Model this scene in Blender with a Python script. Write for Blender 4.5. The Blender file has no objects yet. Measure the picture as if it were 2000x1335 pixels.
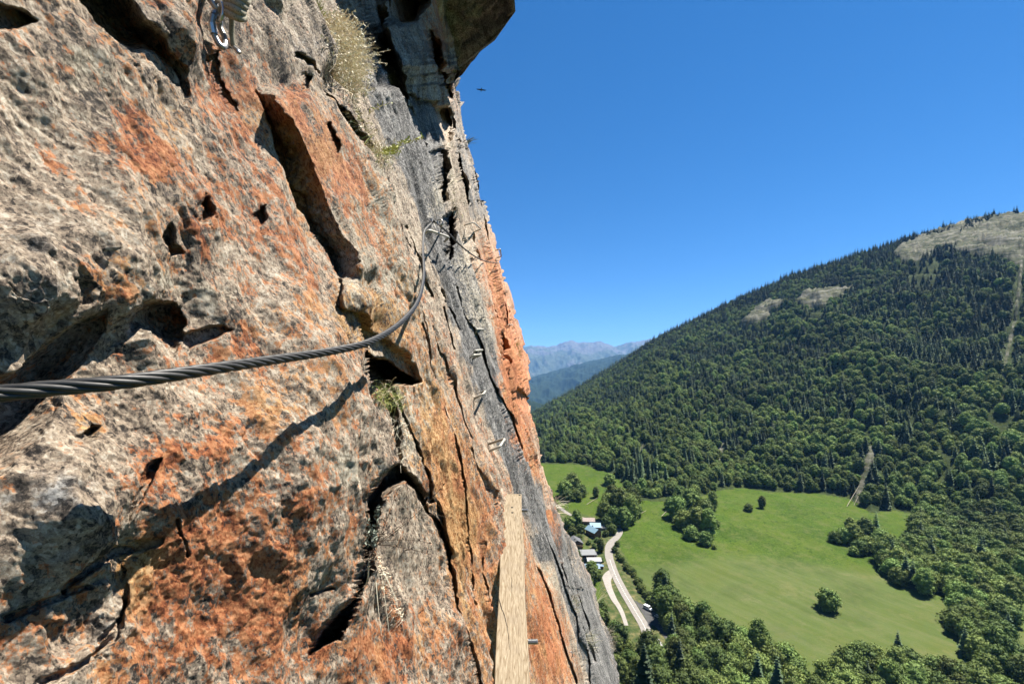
import bpy, bmesh, math, random
import numpy as np
from mathutils import Vector, Matrix
R = math.radians
rng = np.random.default_rng(7)
random.seed(7)
scn = bpy.context.scene
col = scn.collection

# ------------------------------------------------------------------ camera, sky, sun, exposure
F = 833.0; CX = 1000.0; HY = 740.0          # focal length in photo pixels, horizon row of the photo
cam = bpy.data.cameras.new('camera')
cam.sensor_width = 36.0; cam.lens = 36.0 * F / 2000.0
cam.shift_y = (HY - 667.5) / 2000.0
cam.clip_start = 0.05; cam.clip_end = 80000
camo = bpy.data.objects.new('camera', cam); col.objects.link(camo)
camo.rotation_euler = (R(90), 0, 0)
scn.camera = camo

SUN = Vector((.38, .18, .907)).normalized()   # towards the sun
elev = math.asin(SUN.z); az = math.atan2(SUN.x, SUN.y)
w = bpy.data.worlds.new('World'); scn.world = w; w.use_nodes = True
nt = w.node_tree; nt.nodes.clear()
sky = nt.nodes.new('ShaderNodeTexSky'); sky.sky_type = 'NISHITA'; sky.sun_disc = False
sky.sun_elevation = elev; sky.sun_rotation = az
sky.altitude = 1500; sky.air_density = 1.0; sky.dust_density = 0.1; sky.ozone_density = 6.0
bg = nt.nodes.new('ShaderNodeBackground'); bg.inputs[1].default_value = 0.050
ow = nt.nodes.new('ShaderNodeOutputWorld')
hsv = nt.nodes.new('ShaderNodeHueSaturation'); hsv.inputs['Saturation'].default_value = 1.28; hsv.inputs['Value'].default_value = 0.73
nt.links.new(sky.outputs[0], hsv.inputs['Color']); nt.links.new(hsv.outputs[0], bg.inputs[0]); nt.links.new(bg.outputs[0], ow.inputs[0])
sl = bpy.data.lights.new('sun', 'SUN'); sl.energy = 5.0; sl.angle = R(.5); sl.color = (1, .955, .88)
slo = bpy.data.objects.new('sun', sl); col.objects.link(slo)
slo.rotation_euler = (-SUN).to_track_quat('-Z', 'Y').to_euler()
scn.view_settings.view_transform = 'Standard'; scn.view_settings.look = 'None'
scn.view_settings.exposure = 1.9; scn.view_settings.gamma = 1
scn.view_settings.use_curve_mapping = False

# ------------------------------------------------------------------ helpers
def px2(px, py, Y):                     # the place at forward distance Y along a line of sight
    return Vector(((px - CX) / F * Y, Y, (HY - py) / F * Y))

def perlin(x, y, z, seed=0):
    x = np.asarray(x, np.float64); y = np.asarray(y, np.float64); z = np.asarray(z, np.float64)
    xi = np.floor(x).astype(np.int64); yi = np.floor(y).astype(np.int64); zi = np.floor(z).astype(np.int64)
    xf = x - xi; yf = y - yi; zf = z - zi
    u = xf*xf*xf*(xf*(xf*6-15)+10); v = yf*yf*yf*(yf*(yf*6-15)+10); w_ = zf*zf*zf*(zf*(zf*6-15)+10)
    def g(dx, dy, dz):
        h = ((xi+dx)*374761393 + (yi+dy)*668265263 + (zi+dz)*2147483647 + seed*974634777) & 0xffffffff
        h = ((h ^ (h >> 13)) * 1274126177) & 0xffffffff
        h = (h ^ (h >> 16))
        a = (h & 1023) / 1023.0 * 2*np.pi; c = ((h >> 10) & 1023) / 511.5 - 1
        s = np.sqrt(np.maximum(0, 1-c*c))
        return s*np.cos(a)*(xf-dx) + s*np.sin(a)*(yf-dy) + c*(zf-dz)
    def L(a, b, t): return a + (b-a)*t
    return L(L(L(g(0,0,0), g(1,0,0), u), L(g(0,1,0), g(1,1,0), u), v),
             L(L(g(0,0,1), g(1,0,1), u), L(g(0,1,1), g(1,1,1), u), v), w_) * 1.6
def fbm(x, y, z, octs=5, rough=.5, seed=0, ridged=False):
    a = 1.0; f = 1.0; out = 0; tot = 0
    for i in range(octs):
        n = perlin(x*f, y*f, z*f, seed+i*7)
        if ridged: n = 1 - 2*np.abs(n)
        out = out + n*a; tot += a; a *= rough; f *= 2.03
    return out/tot
def sstep(a, b, x):
    t = np.clip((x-a)/(b-a), 0, 1); return t*t*(3-2*t)
def lerp(a, b, t): return a + (b-a)*t
def interp(x, pts):
    p = sorted(pts); return np.interp(x, [q[0] for q in p], [q[1] for q in p])

def poly_sd(X, Y, poly):                # signed distance to a polygon, inside positive
    n = len(poly); d = np.full(X.shape, 1e9); ins = np.zeros(X.shape, bool)
    for i in range(n):
        ax, ay = poly[i]; bx, by = poly[(i+1) % n]
        ex, ey = bx-ax, by-ay
        t = np.clip(((X-ax)*ex + (Y-ay)*ey)/(ex*ex+ey*ey+1e-9), 0, 1)
        d = np.minimum(d, (X-ax-t*ex)**2 + (Y-ay-t*ey)**2)
        if ay != by:
            c = ((ay > Y) != (by > Y)) & (X < ex*(Y-ay)/(by-ay)+ax)
            ins ^= c
    d = np.sqrt(d)
    return np.where(ins, d, -d)
def line_d(X, Y, pts):
    d = np.full(X.shape, 1e9)
    for (ax, ay), (bx, by) in zip(pts[:-1], pts[1:]):
        ex, ey = bx-ax, by-ay
        t = np.clip(((X-ax)*ex + (Y-ay)*ey)/(ex*ex+ey*ey+1e-9), 0, 1)
        d = np.minimum(d, (X-ax-t*ex)**2 + (Y-ay-t*ey)**2)
    return np.sqrt(d)

def mesh_np(name, verts, faces, mat=None, smooth=True):
    me = bpy.data.meshes.new(name)
    verts = np.asarray(verts, np.float32); faces = np.asarray(faces, np.int32)
    k = faces.shape[1]
    me.vertices.add(len(verts)); me.vertices.foreach_set('co', verts.ravel())
    me.loops.add(faces.size); me.loops.foreach_set('vertex_index', faces.ravel())
    me.polygons.add(len(faces)); me.polygons.foreach_set('loop_start', np.arange(0, faces.size, k, dtype=np.int32))
    me.polygons.foreach_set('loop_total', np.full(len(faces), k, np.int32))
    me.polygons.foreach_set('use_smooth', np.full(len(faces), smooth, bool))
    me.update(calc_edges=True); me.validate()
    if mat: me.materials.append(mat)
    return me
def grid_faces(nr, nc):
    i = np.arange(nr-1)[:, None]*nc + np.arange(nc-1)[None, :]
    return np.stack([i, i+1, i+nc+1, i+nc], -1).reshape(-1, 4)
def fattr(me, name, vals):
    a = me.attributes.new(name, 'FLOAT', 'POINT'); a.data.foreach_set('value', np.asarray(vals, np.float32).ravel())
def vattr(me, name, vals):
    a = me.attributes.new(name, 'FLOAT_VECTOR', 'POINT'); a.data.foreach_set('vector', np.asarray(vals, np.float32).ravel())
def link(name, me, parent=None, label=None, cat=None, group=None, kind=None, loc=None):
    o = bpy.data.objects.new(name, me); col.objects.link(o)
    if parent: o.parent = parent
    if label: o['label'] = label
    if cat: o['category'] = cat
    if group: o['group'] = group
    if kind: o['kind'] = kind
    if loc is not None: o.location = loc
    return o
def thing(name, label, cat, loc=(0,0,0), rot=(0,0,0), group=None):
    o = link(name, None, None, label, cat, group, loc=loc); o.rotation_euler = rot; o.empty_display_size = .1
    return o

class MB:                                # collects polygons for ONE mesh object
    def __init__(s): s.v = []; s.f = []; s.mi = []
    def add(s, vs, fs, m=0):
        b = len(s.v); s.v += [tuple(v) for v in vs]; s.f += [tuple(i+b for i in f) for f in fs]; s.mi += [m]*len(fs); return s
    def box(s, x0, x1, y0, y1, z0, z1, m=0):
        vs = [(x0,y0,z0),(x1,y0,z0),(x1,y1,z0),(x0,y1,z0),(x0,y0,z1),(x1,y0,z1),(x1,y1,z1),(x0,y1,z1)]
        return s.add(vs, [(0,3,2,1),(4,5,6,7),(0,1,5,4),(1,2,6,5),(2,3,7,6),(3,0,4,7)], m)
    def tube(s, pts, rad, n=8, m=0, cap=True):
        pts = [Vector(p) for p in pts]; k = len(pts)
        if not hasattr(rad, '__len__'): rad = [rad]*k
        ring = []; ref = None
        for i, p in enumerate(pts):
            t = (pts[min(i+1, k-1)] - pts[max(i-1, 0)]).normalized()
            if ref is None:
                ref = Vector((0,0,1)) if abs(t.z) < .9 else Vector((1,0,0))
            a = (ref - t*ref.dot(t)).normalized(); b = t.cross(a); ref = a
            ring.append([p + (a*math.cos(2*math.pi*j/n) + b*math.sin(2*math.pi*j/n))*rad[i] for j in range(n)])
        vs = [v for r in ring for v in r]; fs = []
        for i in range(k-1):
            for j in range(n):
                fs.append((i*n+j, i*n+(j+1)%n, (i+1)*n+(j+1)%n, (i+1)*n+j))
        if cap: fs.append(tuple(range(n))[::-1]); fs.append(tuple((k-1)*n+j for j in range(n)))
        return s.add(vs, fs, m)
    def ribbon(s, pts, wd, side=None, m=0):   # thin blade
        pts = [Vector(p) for p in pts]; k = len(pts); vs = []
        sd = side or Vector((random.uniform(-1,1), random.uniform(-1,1), random.uniform(-1,1)))
        for i, p in enumerate(pts):
            t = (pts[min(i+1,k-1)] - pts[max(i-1,0)]); a = t.cross(sd)
            a = a.normalized() if a.length > 1e-9 else Vector((1,0,0))
            ww = wd*(1 - .85*i/(k-1))
            vs += [p - a*ww/2, p + a*ww/2]
        return s.add(vs, [(2*i, 2*i+1, 2*i+3, 2*i+2) for i in range(k-1)], m)
    def mesh(s, name, mats, smooth=False):
        me = bpy.data.meshes.new(name); me.from_pydata(s.v, [], s.f)
        for m_ in (mats if isinstance(mats, (list, tuple)) else [mats]): me.materials.append(m_)
        me.polygons.foreach_set('material_index', s.mi)
        me.polygons.foreach_set('use_smooth', [smooth]*len(s.f)); me.update(); return me
    def obj(s, name, mats, parent=None, smooth=False, **kw):
        return link(name, s.mesh(name, mats, smooth), parent, **kw)

# ------------------------------------------------------------------ materials
class NT:
    def __init__(s, name):
        s.m = bpy.data.materials.new(name); s.m.use_nodes = True; s.t = s.m.node_tree
        s.t.nodes.clear(); s.out = s.n('OutputMaterial')
    def n(s, typ, **kw):
        x = s.t.nodes.new('ShaderNode'+typ)
        for k, v in kw.items(): setattr(x, k, v)
        return x
    def l(s, a, b): s.t.links.new(a, b)
    def attr(s, name, out='Fac'): return s.n('Attribute', attribute_name=name).outputs[out]
    def noise(s, co, scale, detail=4, rough=.5, dist=0, typ='FBM'):
        x = s.n('TexNoise'); x.inputs['Scale'].default_value = scale; x.inputs['Detail'].default_value = detail
        x.inputs['Roughness'].default_value = rough; x.inputs['Distortion'].default_value = dist
        if co is not None: s.l(co, x.inputs['Vector'])
        return x.outputs['Fac']
    def ramp(s, fac, stops, interp='LINEAR'):
        x = s.n('ValToRGB'); x.color_ramp.interpolation = interp; e = x.color_ramp.elements
        while len(e) < len(stops): e.new(.5)
        for i, (p, c) in enumerate(stops):
            e[i].position = p; e[i].color = (*(c if hasattr(c, '__len__') else (c, c, c)), 1)
        s.l(fac, x.inputs[0]); return x.outputs[0]
    def mix(s, fac, a, b, typ='MIX'):
        x = s.n('Mix', data_type='RGBA', blend_type=typ)
        for sock, v in ((x.inputs[0], fac), (x.inputs[6], a), (x.inputs[7], b)):
            if hasattr(v, 'is_output'): s.l(v, sock)
            elif hasattr(v, '__len__'): sock.default_value = (*v, 1)
            else: sock.default_value = v if sock.type == 'VALUE' else (v, v, v, 1)
        return x.outputs[2]
    def math(s, op, a, b=0, c=None, clamp=False):
        x = s.n('Math', operation=op, use_clamp=clamp)
        for i, v in enumerate((a, b) if c is None else (a, b, c)):
            if hasattr(v, 'is_output'): s.l(v, x.inputs[i])
            else: x.inputs[i].default_value = v
        return x.outputs[0]
    def bump(s, h, strength=.5, dist=.01, normal=None):
        x = s.n('Bump'); x.inputs['Strength'].default_value = strength; x.inputs['Distance'].default_value = dist
        s.l(h, x.inputs['Height'])
        if normal: s.l(normal, x.inputs['Normal'])
        return x.outputs[0]
    def bsdf(s, colr, rough=.8, metal=0, normal=None, spec=.3, trans=0, k=.60):
        colr = s.mix(1.0, colr, (k, k, k), 'MULTIPLY')
        x = s.n('BsdfPrincipled')
        for k, v in (('Base Color', colr), ('Roughness', rough), ('Metallic', metal), ('Specular IOR Level', spec)):
            if hasattr(v, 'is_output'): s.l(v, x.inputs[k])
            elif hasattr(v, '__len__'): x.inputs[k].default_value = (*v, 1)
            else: x.inputs[k].default_value = v
        if normal: s.l(normal, x.inputs['Normal'])
        o = x.outputs[0]
        if trans:
            t = s.n('BsdfTranslucent'); s.l(colr, t.inputs[0]) if hasattr(colr, 'is_output') else None
            mx = s.n('MixShader'); mx.inputs[0].default_value = trans; s.l(o, mx.inputs[1]); s.l(t.outputs[0], mx.inputs[2]); o = mx.outputs[0]
        s.l(o, s.out.inputs[0]); return s.m

def simple(name, c, rough=.7, metal=0, var=.25, scale=8, bumpd=0, spec=.3):
    t = NT(name); co = t.n('TexCoord').outputs['Object']
    nz = t.noise(co, scale, 6, .6)
    d = tuple(x*(1-var) for x in c); b = tuple(min(1, x*(1+var)) for x in c)
    cc = t.ramp(nz, [(.3, d), (.7, b)])
    return t.bsdf(cc, rough, metal, t.bump(nz, .4, bumpd) if bumpd else None, spec)

def rock_material():
    t = NT('rock'); co = t.attr('rockco', 'Vector')
    lich, dark, ochre, pale = t.attr('lichen'), t.attr('dark'), t.attr('ochre'), t.attr('pale')
    iso = t.n('TexCoord').outputs['Object']
    f1 = t.noise(co, 120, 10, .78); f2 = t.noise(iso, 38, 10, .72); f3 = t.noise(co, 9, 6, .6)
    f4 = t.noise(iso, 420, 6, .8)
    def cells(co_, sc):
        v = t.n('TexVoronoi'); v.inputs['Scale'].default_value = sc; t.l(co_, v.inputs['Vector'])
        sp_ = t.n('SeparateColor'); t.l(v.outputs['Color'], sp_.inputs[0]); return sp_.outputs[0]
    v1, v2, v3 = cells(co, 330), cells(iso, 110), cells(co, 46)
    def cen(x, g): return t.math('MULTIPLY', t.math('SUBTRACT', x, .5), g)
    fl = t.math('ADD', t.math('ADD', cen(f1, .85), cen(f4, .8)), .5)
    fl = t.math('ADD', t.math('ADD', fl, cen(v1, .26)), t.math('ADD', cen(v2, .20), cen(v3, .10)))
    mp_ = t.n('Mapping'); mp_.inputs['Scale'].default_value = (1, 1, .45); t.l(co, mp_.inputs[0])
    far_ = t.math('ADD', cen(cells(mp_.outputs[0], 17), .07), cen(cells(mp_.outputs[0], 7), .05))
    fl = t.math('ADD', fl, t.math('ADD', far_, cen(t.noise(mp_.outputs[0], 4.5, 8, .7), .5)))
    fl = t.math('ADD', fl, t.math('MULTIPLY', t.math('SUBTRACT', f2, .5), .3))
    base = t.ramp(fl, [(.28, (.045,.038,.032)), (.37, (.19,.145,.108)), (.48, (.42,.322,.228)), (.60, (.60,.475,.340)), (.76, (.84,.74,.58))])
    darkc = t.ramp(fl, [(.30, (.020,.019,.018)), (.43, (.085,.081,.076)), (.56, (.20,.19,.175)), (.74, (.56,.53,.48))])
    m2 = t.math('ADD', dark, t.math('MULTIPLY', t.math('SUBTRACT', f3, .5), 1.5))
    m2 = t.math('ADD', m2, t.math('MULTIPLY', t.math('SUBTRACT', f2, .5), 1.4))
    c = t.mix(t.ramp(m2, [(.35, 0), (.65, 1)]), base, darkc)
    pc = t.ramp(fl, [(.30, (.17,.135,.090)), (.47, (.48,.40,.285)), (.66, (.80,.71,.54))])
    m3 = t.math('ADD', pale, t.math('MULTIPLY', t.math('SUBTRACT', f2, .5), 2))
    c = t.mix(t.ramp(m3, [(.4, 0), (.7, .9)]), c, pc)
    orr = t.ramp(fl, [(.28, (.16,.038,.012)), (.47, (.50,.135,.033)), (.66, (.72,.28,.095))])
    och = t.ramp(fl, [(.28, (.18,.065,.014)), (.47, (.58,.26,.070)), (.66, (.80,.50,.21))])
    of = t.noise(iso, 5, 4, .6)
    oc = t.mix(t.ramp(t.math('ADD', ochre, t.math('MULTIPLY', t.math('SUBTRACT', of, .5), 1.5)), [(.3, 0), (.7, 1)]), orr, och)
    p1 = t.noise(co, 75, 9, .76); p2 = t.noise(iso, 17, 8, .68)
    pm = t.math('ADD', t.math('MULTIPLY', p1, .55), t.math('MULTIPLY', p2, .45))
    pm = t.math('ADD', pm, t.math('ADD', cen(v2, .06), cen(v1, .06)))
    m4 = t.math('ADD', t.math('MULTIPLY', t.math('SUBTRACT', pm, .5), 4.6), t.math('MULTIPLY', t.math('SUBTRACT', lich, .17), 1.0))
    c = t.mix(t.ramp(m4, [(.44, 0), (.60, .86)]), c, oc)
    # hairline fissures
    v = t.n('TexVoronoi', feature='DISTANCE_TO_EDGE'); v.inputs['Scale'].default_value = 5.5
    wob = t.n('TexNoise'); wob.inputs['Scale'].default_value = 9; wob.inputs['Detail'].default_value = 6; t.l(co, wob.inputs['Vector'])
    va = t.n('VectorMath', operation='ADD'); vs = t.n('VectorMath', operation='SCALE'); vs.inputs['Scale'].default_value = .35
    t.l(wob.outputs['Color'], vs.inputs[0]); t.l(co, va.inputs[0]); t.l(vs.outputs[0], va.inputs[1]); t.l(va.outputs[0], v.inputs['Vector'])
    fz = t.ramp(v.outputs['Distance'], [(0, 0), (.02, 1)])
    h = t.math('ADD', t.math('MULTIPLY', f2, 1.0), t.math('MULTIPLY', f1, .55))
    h = t.math('ADD', h, t.math('MULTIPLY', fz, .10))
    b1 = t.bump(h, 1.0, .022)
    b2 = t.bump(f4, 1.0, .0036, b1)
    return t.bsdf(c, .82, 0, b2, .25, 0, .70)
M = {}
M['rock'] = rock_material()
M['steel'] = simple('galvanised_steel', (.42,.41,.39), .42, .75, .2, 60)
M['bright_steel'] = simple('bright_steel', (.62,.62,.60), .3, .9, .15, 60)
M['rung'] = simple('weathered_steel', (.50,.46,.38), .55, .3, .25, 40)

# ------------------------------------------------------------------ the cliff
SIL = [(-900,1190),(-400,1150),(-150,1080),(-60,1040),(-20,1004),(0,1000),(25,985),(50,960),(85,935),(105,915),(128,893),(146,890),(150,899),(165,899),(170,892),(200,900),(245,903),(280,910),(310,920),(350,930),
       (385,940),(420,951),(440,957),(470,966),(500,974),(540,983),(570,995),(600,1003),(640,1015),(670,1022),(700,1030),(740,1035),(765,1033),(775,1028),(800,1031),
       (830,1035),(870,1045),(900,1050),(930,1062),(960,1075),(985,1085),(1010,1095),(1035,1105),(1065,1120),(1090,1135),(1120,1150),(1160,1165),(1195,1175),
       (1240,1190),(1290,1200),(1335,1212),(1500,1262),(1800,1350),(2300,1490)]
NX, NY_, NZ, D0 = 1.0, -.065, .26, .5
rows = np.concatenate([np.arange(-900, -6, 16), np.arange(-6, 1342, 2.4), np.arange(1344, 2300, 16)])
cfrac = np.concatenate([np.linspace(-460, -12, 30), np.arange(-6, 740, 2.2), np.arange(740, 1000.05, .8)])
G_y, G_c = np.meshgrid(rows, cfrac, indexing='ij')
jag = 5.0*perlin(rows/30., rows*0+3.1, rows*0) + 4.5*np.maximum(perlin(rows/13., rows*0+9.1, rows*0), -.1) + 2.0*perlin(rows/6., rows*0+1.1, rows*0)
sil = interp(rows, SIL) + jag
# columns: pixel 0..1000 stretched so that the last column is the far edge of the rock
XL = 620.0
GX = np.where(G_c < XL, G_c, XL + (G_c-XL)/(1000.0-XL)*(sil[:, None]-XL))
GY = G_y.copy()
wx = 7*fbm(GX/60, GY/60, 0*GX, 3, .5, 11); wy = 7*fbm(GX/60, GY/60, 0*GX+5, 3, .5, 12)
rt = sstep(600, 820, GX)
WX = GX + wx*(1-.7*rt) + 2.5*(1-rt)*perlin(GX/11, GY/11, 0*GX) + 2.0*rt*perlin(GX/30, GY/60, 0*GX+2); WY = GY + wy + 2.5*(1-rt)*perlin(GX/11, GY/11, 0*GX+4)

h = np.zeros(GX.shape)                       # how far the rock stands proud, as a share of its distance
def hollow(poly, D, w1=8, gentle=(0, 0), w2=40):
    global h
    s = sstep(-w1*.3, w1, poly_sd(WX, WY, poly))
    if gentle != (0, 0):
        s = s * (.15+.85*sstep(-w2*.2, w2, poly_sd(WX - gentle[0], WY - gentle[1], poly)))
    h -= D*s
def bulge(x, y, rx, ry, A, ang=0, p=2):
    global h
    c, s = math.cos(R(ang)), math.sin(R(ang)); dx, dy = WX-x, WY-y
    a = (dx*c+dy*s)/rx; b = (-dx*s+dy*c)/ry
    h += A*np.exp(-(a*a+b*b)**(p/2))
def band(pts, lo, hi, fr=120, edge=5, yfade=25):   # a face turned towards the viewer between xl and xr
    global h
    ys = [p[0] for p in pts]; xl = np.interp(WY, ys, [p[1] for p in pts]); xr = np.interp(WY, ys, [p[2] for p in pts])
    f = sstep(ys[0]-yfade, ys[0]+yfade, WY)*(1-sstep(ys[-1]-yfade, ys[-1]+yfade, WY))
    t = np.clip((WX-xl)/(xr-xl), 0, 1)
    prof = -lo*(1-t) + hi*t
    prof = np.where(WX > xr, hi*np.exp(-(WX-xr)/fr), prof)
    prof = prof*sstep(-edge, edge, WX-xl)
    h += prof*f
def groove(pts, width, D, warp=1):
    global h
    d = line_d(WX, WY, pts)
    h -= D*(1-sstep(width*.3, width, d))

# broad shape
bulge(640, 800, 150, 270, .165)
bulge(250, 420, 200, 160, .05)
bulge(90, 540, 190, 110, .10, 10)
bulge(420, 960, 190, 200, .05)
bulge(130, 1010, 150, 120, .07)
bulge(560, 560, 60, 260, .04, -20)
# top-left cavity and its lip
hollow([(70,-60),(85,25),(115,50),(130,78),(170,108),(222,128),(262,128),(310,160),(326,182),(340,218),(356,192),(350,145),(322,112),(292,64),(262,45),(250,20),(238,-10),(250,-60)], .17, 10, (14,-22), 45)
bulge(330, 60, 45, 90, .05, -40)
hollow([(-60,5),(35,25),(62,45),(30,62),(0,68),(-60,66)], .07, 8)
# arch and the big shade under the left bulge
hollow([(205,648),(222,622),(252,600),(300,590),(352,600),(362,628),(346,668),(330,702),(308,702),(288,684),(252,668),(218,678)], .11, 7, (8,-14), 30)
hollow([(-90,745),(0,735),(60,690),(130,640),(203,604),(205,650),(160,722),(122,764),(92,812),(60,855),(30,890),(-20,935),(-90,960)], .10, 8, (14,-26), 60)
hollow([(330,660),(390,640),(430,650),(400,665),(360,690)], .04, 6)
hollow([(240,975),(272,905),(292,900),(276,960),(252,1000),(243,1020)], .05, 6)
hollow([(120,862),(165,830),(190,835),(160,862),(135,878)], .03, 6)
hollow([(352,415),(368,380),(388,392),(394,420),(380,440),(364,450)], .05, 6)
hollow([(296,470),(310,440),(322,480),(345,500),(320,505)], .03, 6)
hollow([(480,425),(497,405),(500,440),(490,450)], .05, 5)
hollow([(405,110),(425,95),(440,150),(470,215),(455,225),(430,190)], .05, 5)
hollow([(560,150),(575,160),(582,185),(570,190)], .05, 4)
bulge(120, 1230, 90, 60, -.05, -50)
bulge(225, 1110, 26, 60, -.03, 20)
groove([(90,1160),(140,1120),(225,1075),(300,1060)], 12, .03)
groove([(0,1210),(60,1180),(150,1150)], 10, .02)
groove([(60,1335),(140,1290),(200,1250),(235,1180)], 10, .025)
groove([(160,1260),(230,1200),(240,1110)], 8, .02)
groove([(325,1020),(345,1055),(360,1085)], 5, .02)
# the long open crack: shaded faces looking left
band([(185,492,515),(240,515,556),(290,530,590),(350,552,618),(410,580,642),(470,614,672),(515,640,690),(545,652,690)], .10, .13, 90)
band([(545,646,650),(560,648,660),(600,655,668)], .06, .03, 60)
hollow([(652,598),(668,606),(700,625),(735,652),(752,676),(775,692),(797,716),(806,748),(786,744),(768,735),(752,718),(742,722),(738,748),(724,742),(706,700),(682,652)], .42, 9, (-34,26), 80)
hollow([(692,655),(722,698),(748,708),(775,730),(803,747),(790,754),(762,750),(742,772),(722,756),(704,708)], .55, 7)
bulge(700, 590, 55, 36, .08, 30)
bulge(810, 660, 60, 90, .05, -30)
groove([(738,745),(752,800),(762,850),(758,900)], 12, .12)
groove([(700,180),(640,235),(690,300)], 1, 0)
# the lower cleft
hollow([(758,905),(732,925),(700,962),(690,985),(686,1030),(682,1080),(674,1130),(664,1170),(640,1205),(612,1245),(604,1280),(622,1262),(654,1250),(662,1215),(668,1180),(690,1130),(704,1075),(712,1030),(722,985),(742,958),(764,946),(786,962),(800,990),(812,1006),(820,1000),(806,968),(786,938),(772,922)], .27, 10)
bulge(590, 1090, 90, 160, .03)
bulge(800, 1100, 75, 130, -.10, -10)
groove([(812,1000),(838,1040),(852,1080),(858,1140),(870,1200),(888,1260),(905,1310),(925,1360),(950,1450)], 8, .16)
band([(985,826,836),(1040,846,856),(1085,856,866)], .06, .02, 40, 4, 12)
groove([(797,880),(815,930),(822,985)], 5, .08)
groove([(640,1150),(600,1160)], 4, .03)
# broken grooves that follow the dip further right
for pts, wd, D in (([(600,160),(640,220),(690,300),(730,380)], 9, .10), ([(700,330),(735,390),(740,400)], 7, .08), ([(735,390),(790,470)], 4, .04),
                   ([(655,170),(690,230),(720,290)], 8, .06), ([(805,600),(815,660),(830,700),(848,760)], 4, .05),
                   ([(880,720),(905,790),(925,850)], 4, .05), ([(830,640),(870,760),(900,860)], 3, .03), ([(865,560),(900,640)], 5, .05),
                   ([(940,1060),(945,1120),(960,1180)], 5, .04), ([(900,880),(930,950),(960,1010)], 4, .03),
                   ([(1085,1060),(1120,1170),(1160,1290)], 5, .07), ([(1040,980),(1075,1080),(1110,1200),(1150,1335)], 5, .06),
                   ([(800,440),(830,520),(850,580)], 4, .04), ([(890,560),(930,680),(975,800),(1010,900)], 6, .07),
                   ([(770,430),(800,500)], 4, .03), ([(545,118),(585,150),(625,200),(660,250)], 5, .06), ([(760,760),(790,860),(812,940),(815,1000)], 4, .05), ([(800,640),(850,770),(885,900),(915,1060),(930,1180)], 3, .035), ([(902,190),(915,300),(940,420),(968,520),(992,610)], 5, .09), ([(880,230),(895,330),(915,440)], 5, .08), ([(930,430),(955,520),(975,600),(990,660)], 4, .07), ([(945,560),(965,650),(985,740),(1005,830)], 4, .06), ([(870,600),(890,680)], 4, .04), ([(1000,950),(1040,1080),(1080,1200),(1120,1335)], 4, .05), ([(1110,1075),(1140,1180),(1175,1290)], 4, .07), ([(620,250),(640,300)], 8, .05)):
    groove(pts, wd, D)
# upper right: dark chute, leaning slab, rib
hollow([(640,-60),(660,0),(690,60),(700,130),(735,178),(772,176),(790,215),(812,262),(836,302),(830,255),(800,205),(786,150),(762,85),(748,55),(760,0),(760,-60)], 1.1, 12, (2,-45), 90)
hollow([(740,-80),(745,40),(775,55),(810,45),(822,10),(818,-80)], .5, 8)
hollow([(828,60),(850,100),(868,150),(878,200),(868,195),(850,150),(838,120)], .22, 6)
hollow([(786,170),(815,195),(845,205),(874,212),(884,250),(872,300),(850,310),(828,270),(806,225)], .75, 9, (4,-14), 60)
hollow([(838,300),(856,290),(868,330),(872,390),(862,400),(848,360)], .5, 7)
hollow([(866,425),(884,405),(892,420),(888,470),(884,520),(872,500),(868,450)], .4, 6)
bulge(815, 130, 34, 70, .16, -18)
bulge(858, 110, 16, 120, .10, -12)
hollow([(884,300),(895,300),(905,350),(915,400),(905,410),(893,360)], .3, 5)
hollow([(905,470),(915,450),(925,480),(935,510),(925,515),(912,495)], .10, 5)
# far orange buttress
hollow([(962,655),(975,645),(985,680),(975,705),(964,700)], .16, 6)
hollow([(996,765),(1005,755),(1022,762),(1036,790),(1032,812),(1010,800),(1000,785)], .20, 6)
hollow([(985,575),(992,570),(998,600),(990,610)], .1, 4)
bulge(1000, 720, 26, 60, .12)

ray_u = (GX-CX)/F; ray_v = (HY-GY)/F
q = -(NX*ray_u + NY_ + NZ*ray_v)/D0
# nearer roof that juts out at the top right: an underside at a fixed height above the path
farY = interp(GY, [(-900,5),(0,6.2),(130,7.5),(180,14),(300,20),(600,24),(800,20),(1000,15),(1335,12),(2300,10)])
qs = np.sqrt(np.clip(q, 0, None)**2 + (1/farY)**2)
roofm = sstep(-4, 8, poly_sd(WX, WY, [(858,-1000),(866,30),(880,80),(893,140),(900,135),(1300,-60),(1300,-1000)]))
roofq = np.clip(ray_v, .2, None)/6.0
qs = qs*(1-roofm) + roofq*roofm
amp = np.clip(q/.12, .35, 1.0)                # relief falls off where the wall is seen edge on
h = np.where(h > 0, h, h)*1.0
inv = qs/(1-np.clip(h*(1-roofm), -1.8, .6))
Yd = 1/inv
P = np.stack([ray_u*Yd, Yd, ray_v*Yd], -1)
fdir = np.array([.27,.22,-.94]); fdir /= np.linalg.norm(fdir)
ndir = np.array([NX, NY_, NZ]); ndir /= np.linalg.norm(ndir)
gdir = np.cross(ndir, fdir); gdir /= np.linalg.norm(gdir)
def rco(P, stretch=3.0):
    return (P@gdir, P@ndir, P@fdir/stretch)
a_, b_, c_ = rco(P); step_ = np.gradient(GX, axis=1); spacing = np.maximum(Yd*2.4/F, .8*step_*Yd**2/(D0*F))
disp = np.zeros(Yd.shape)
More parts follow.
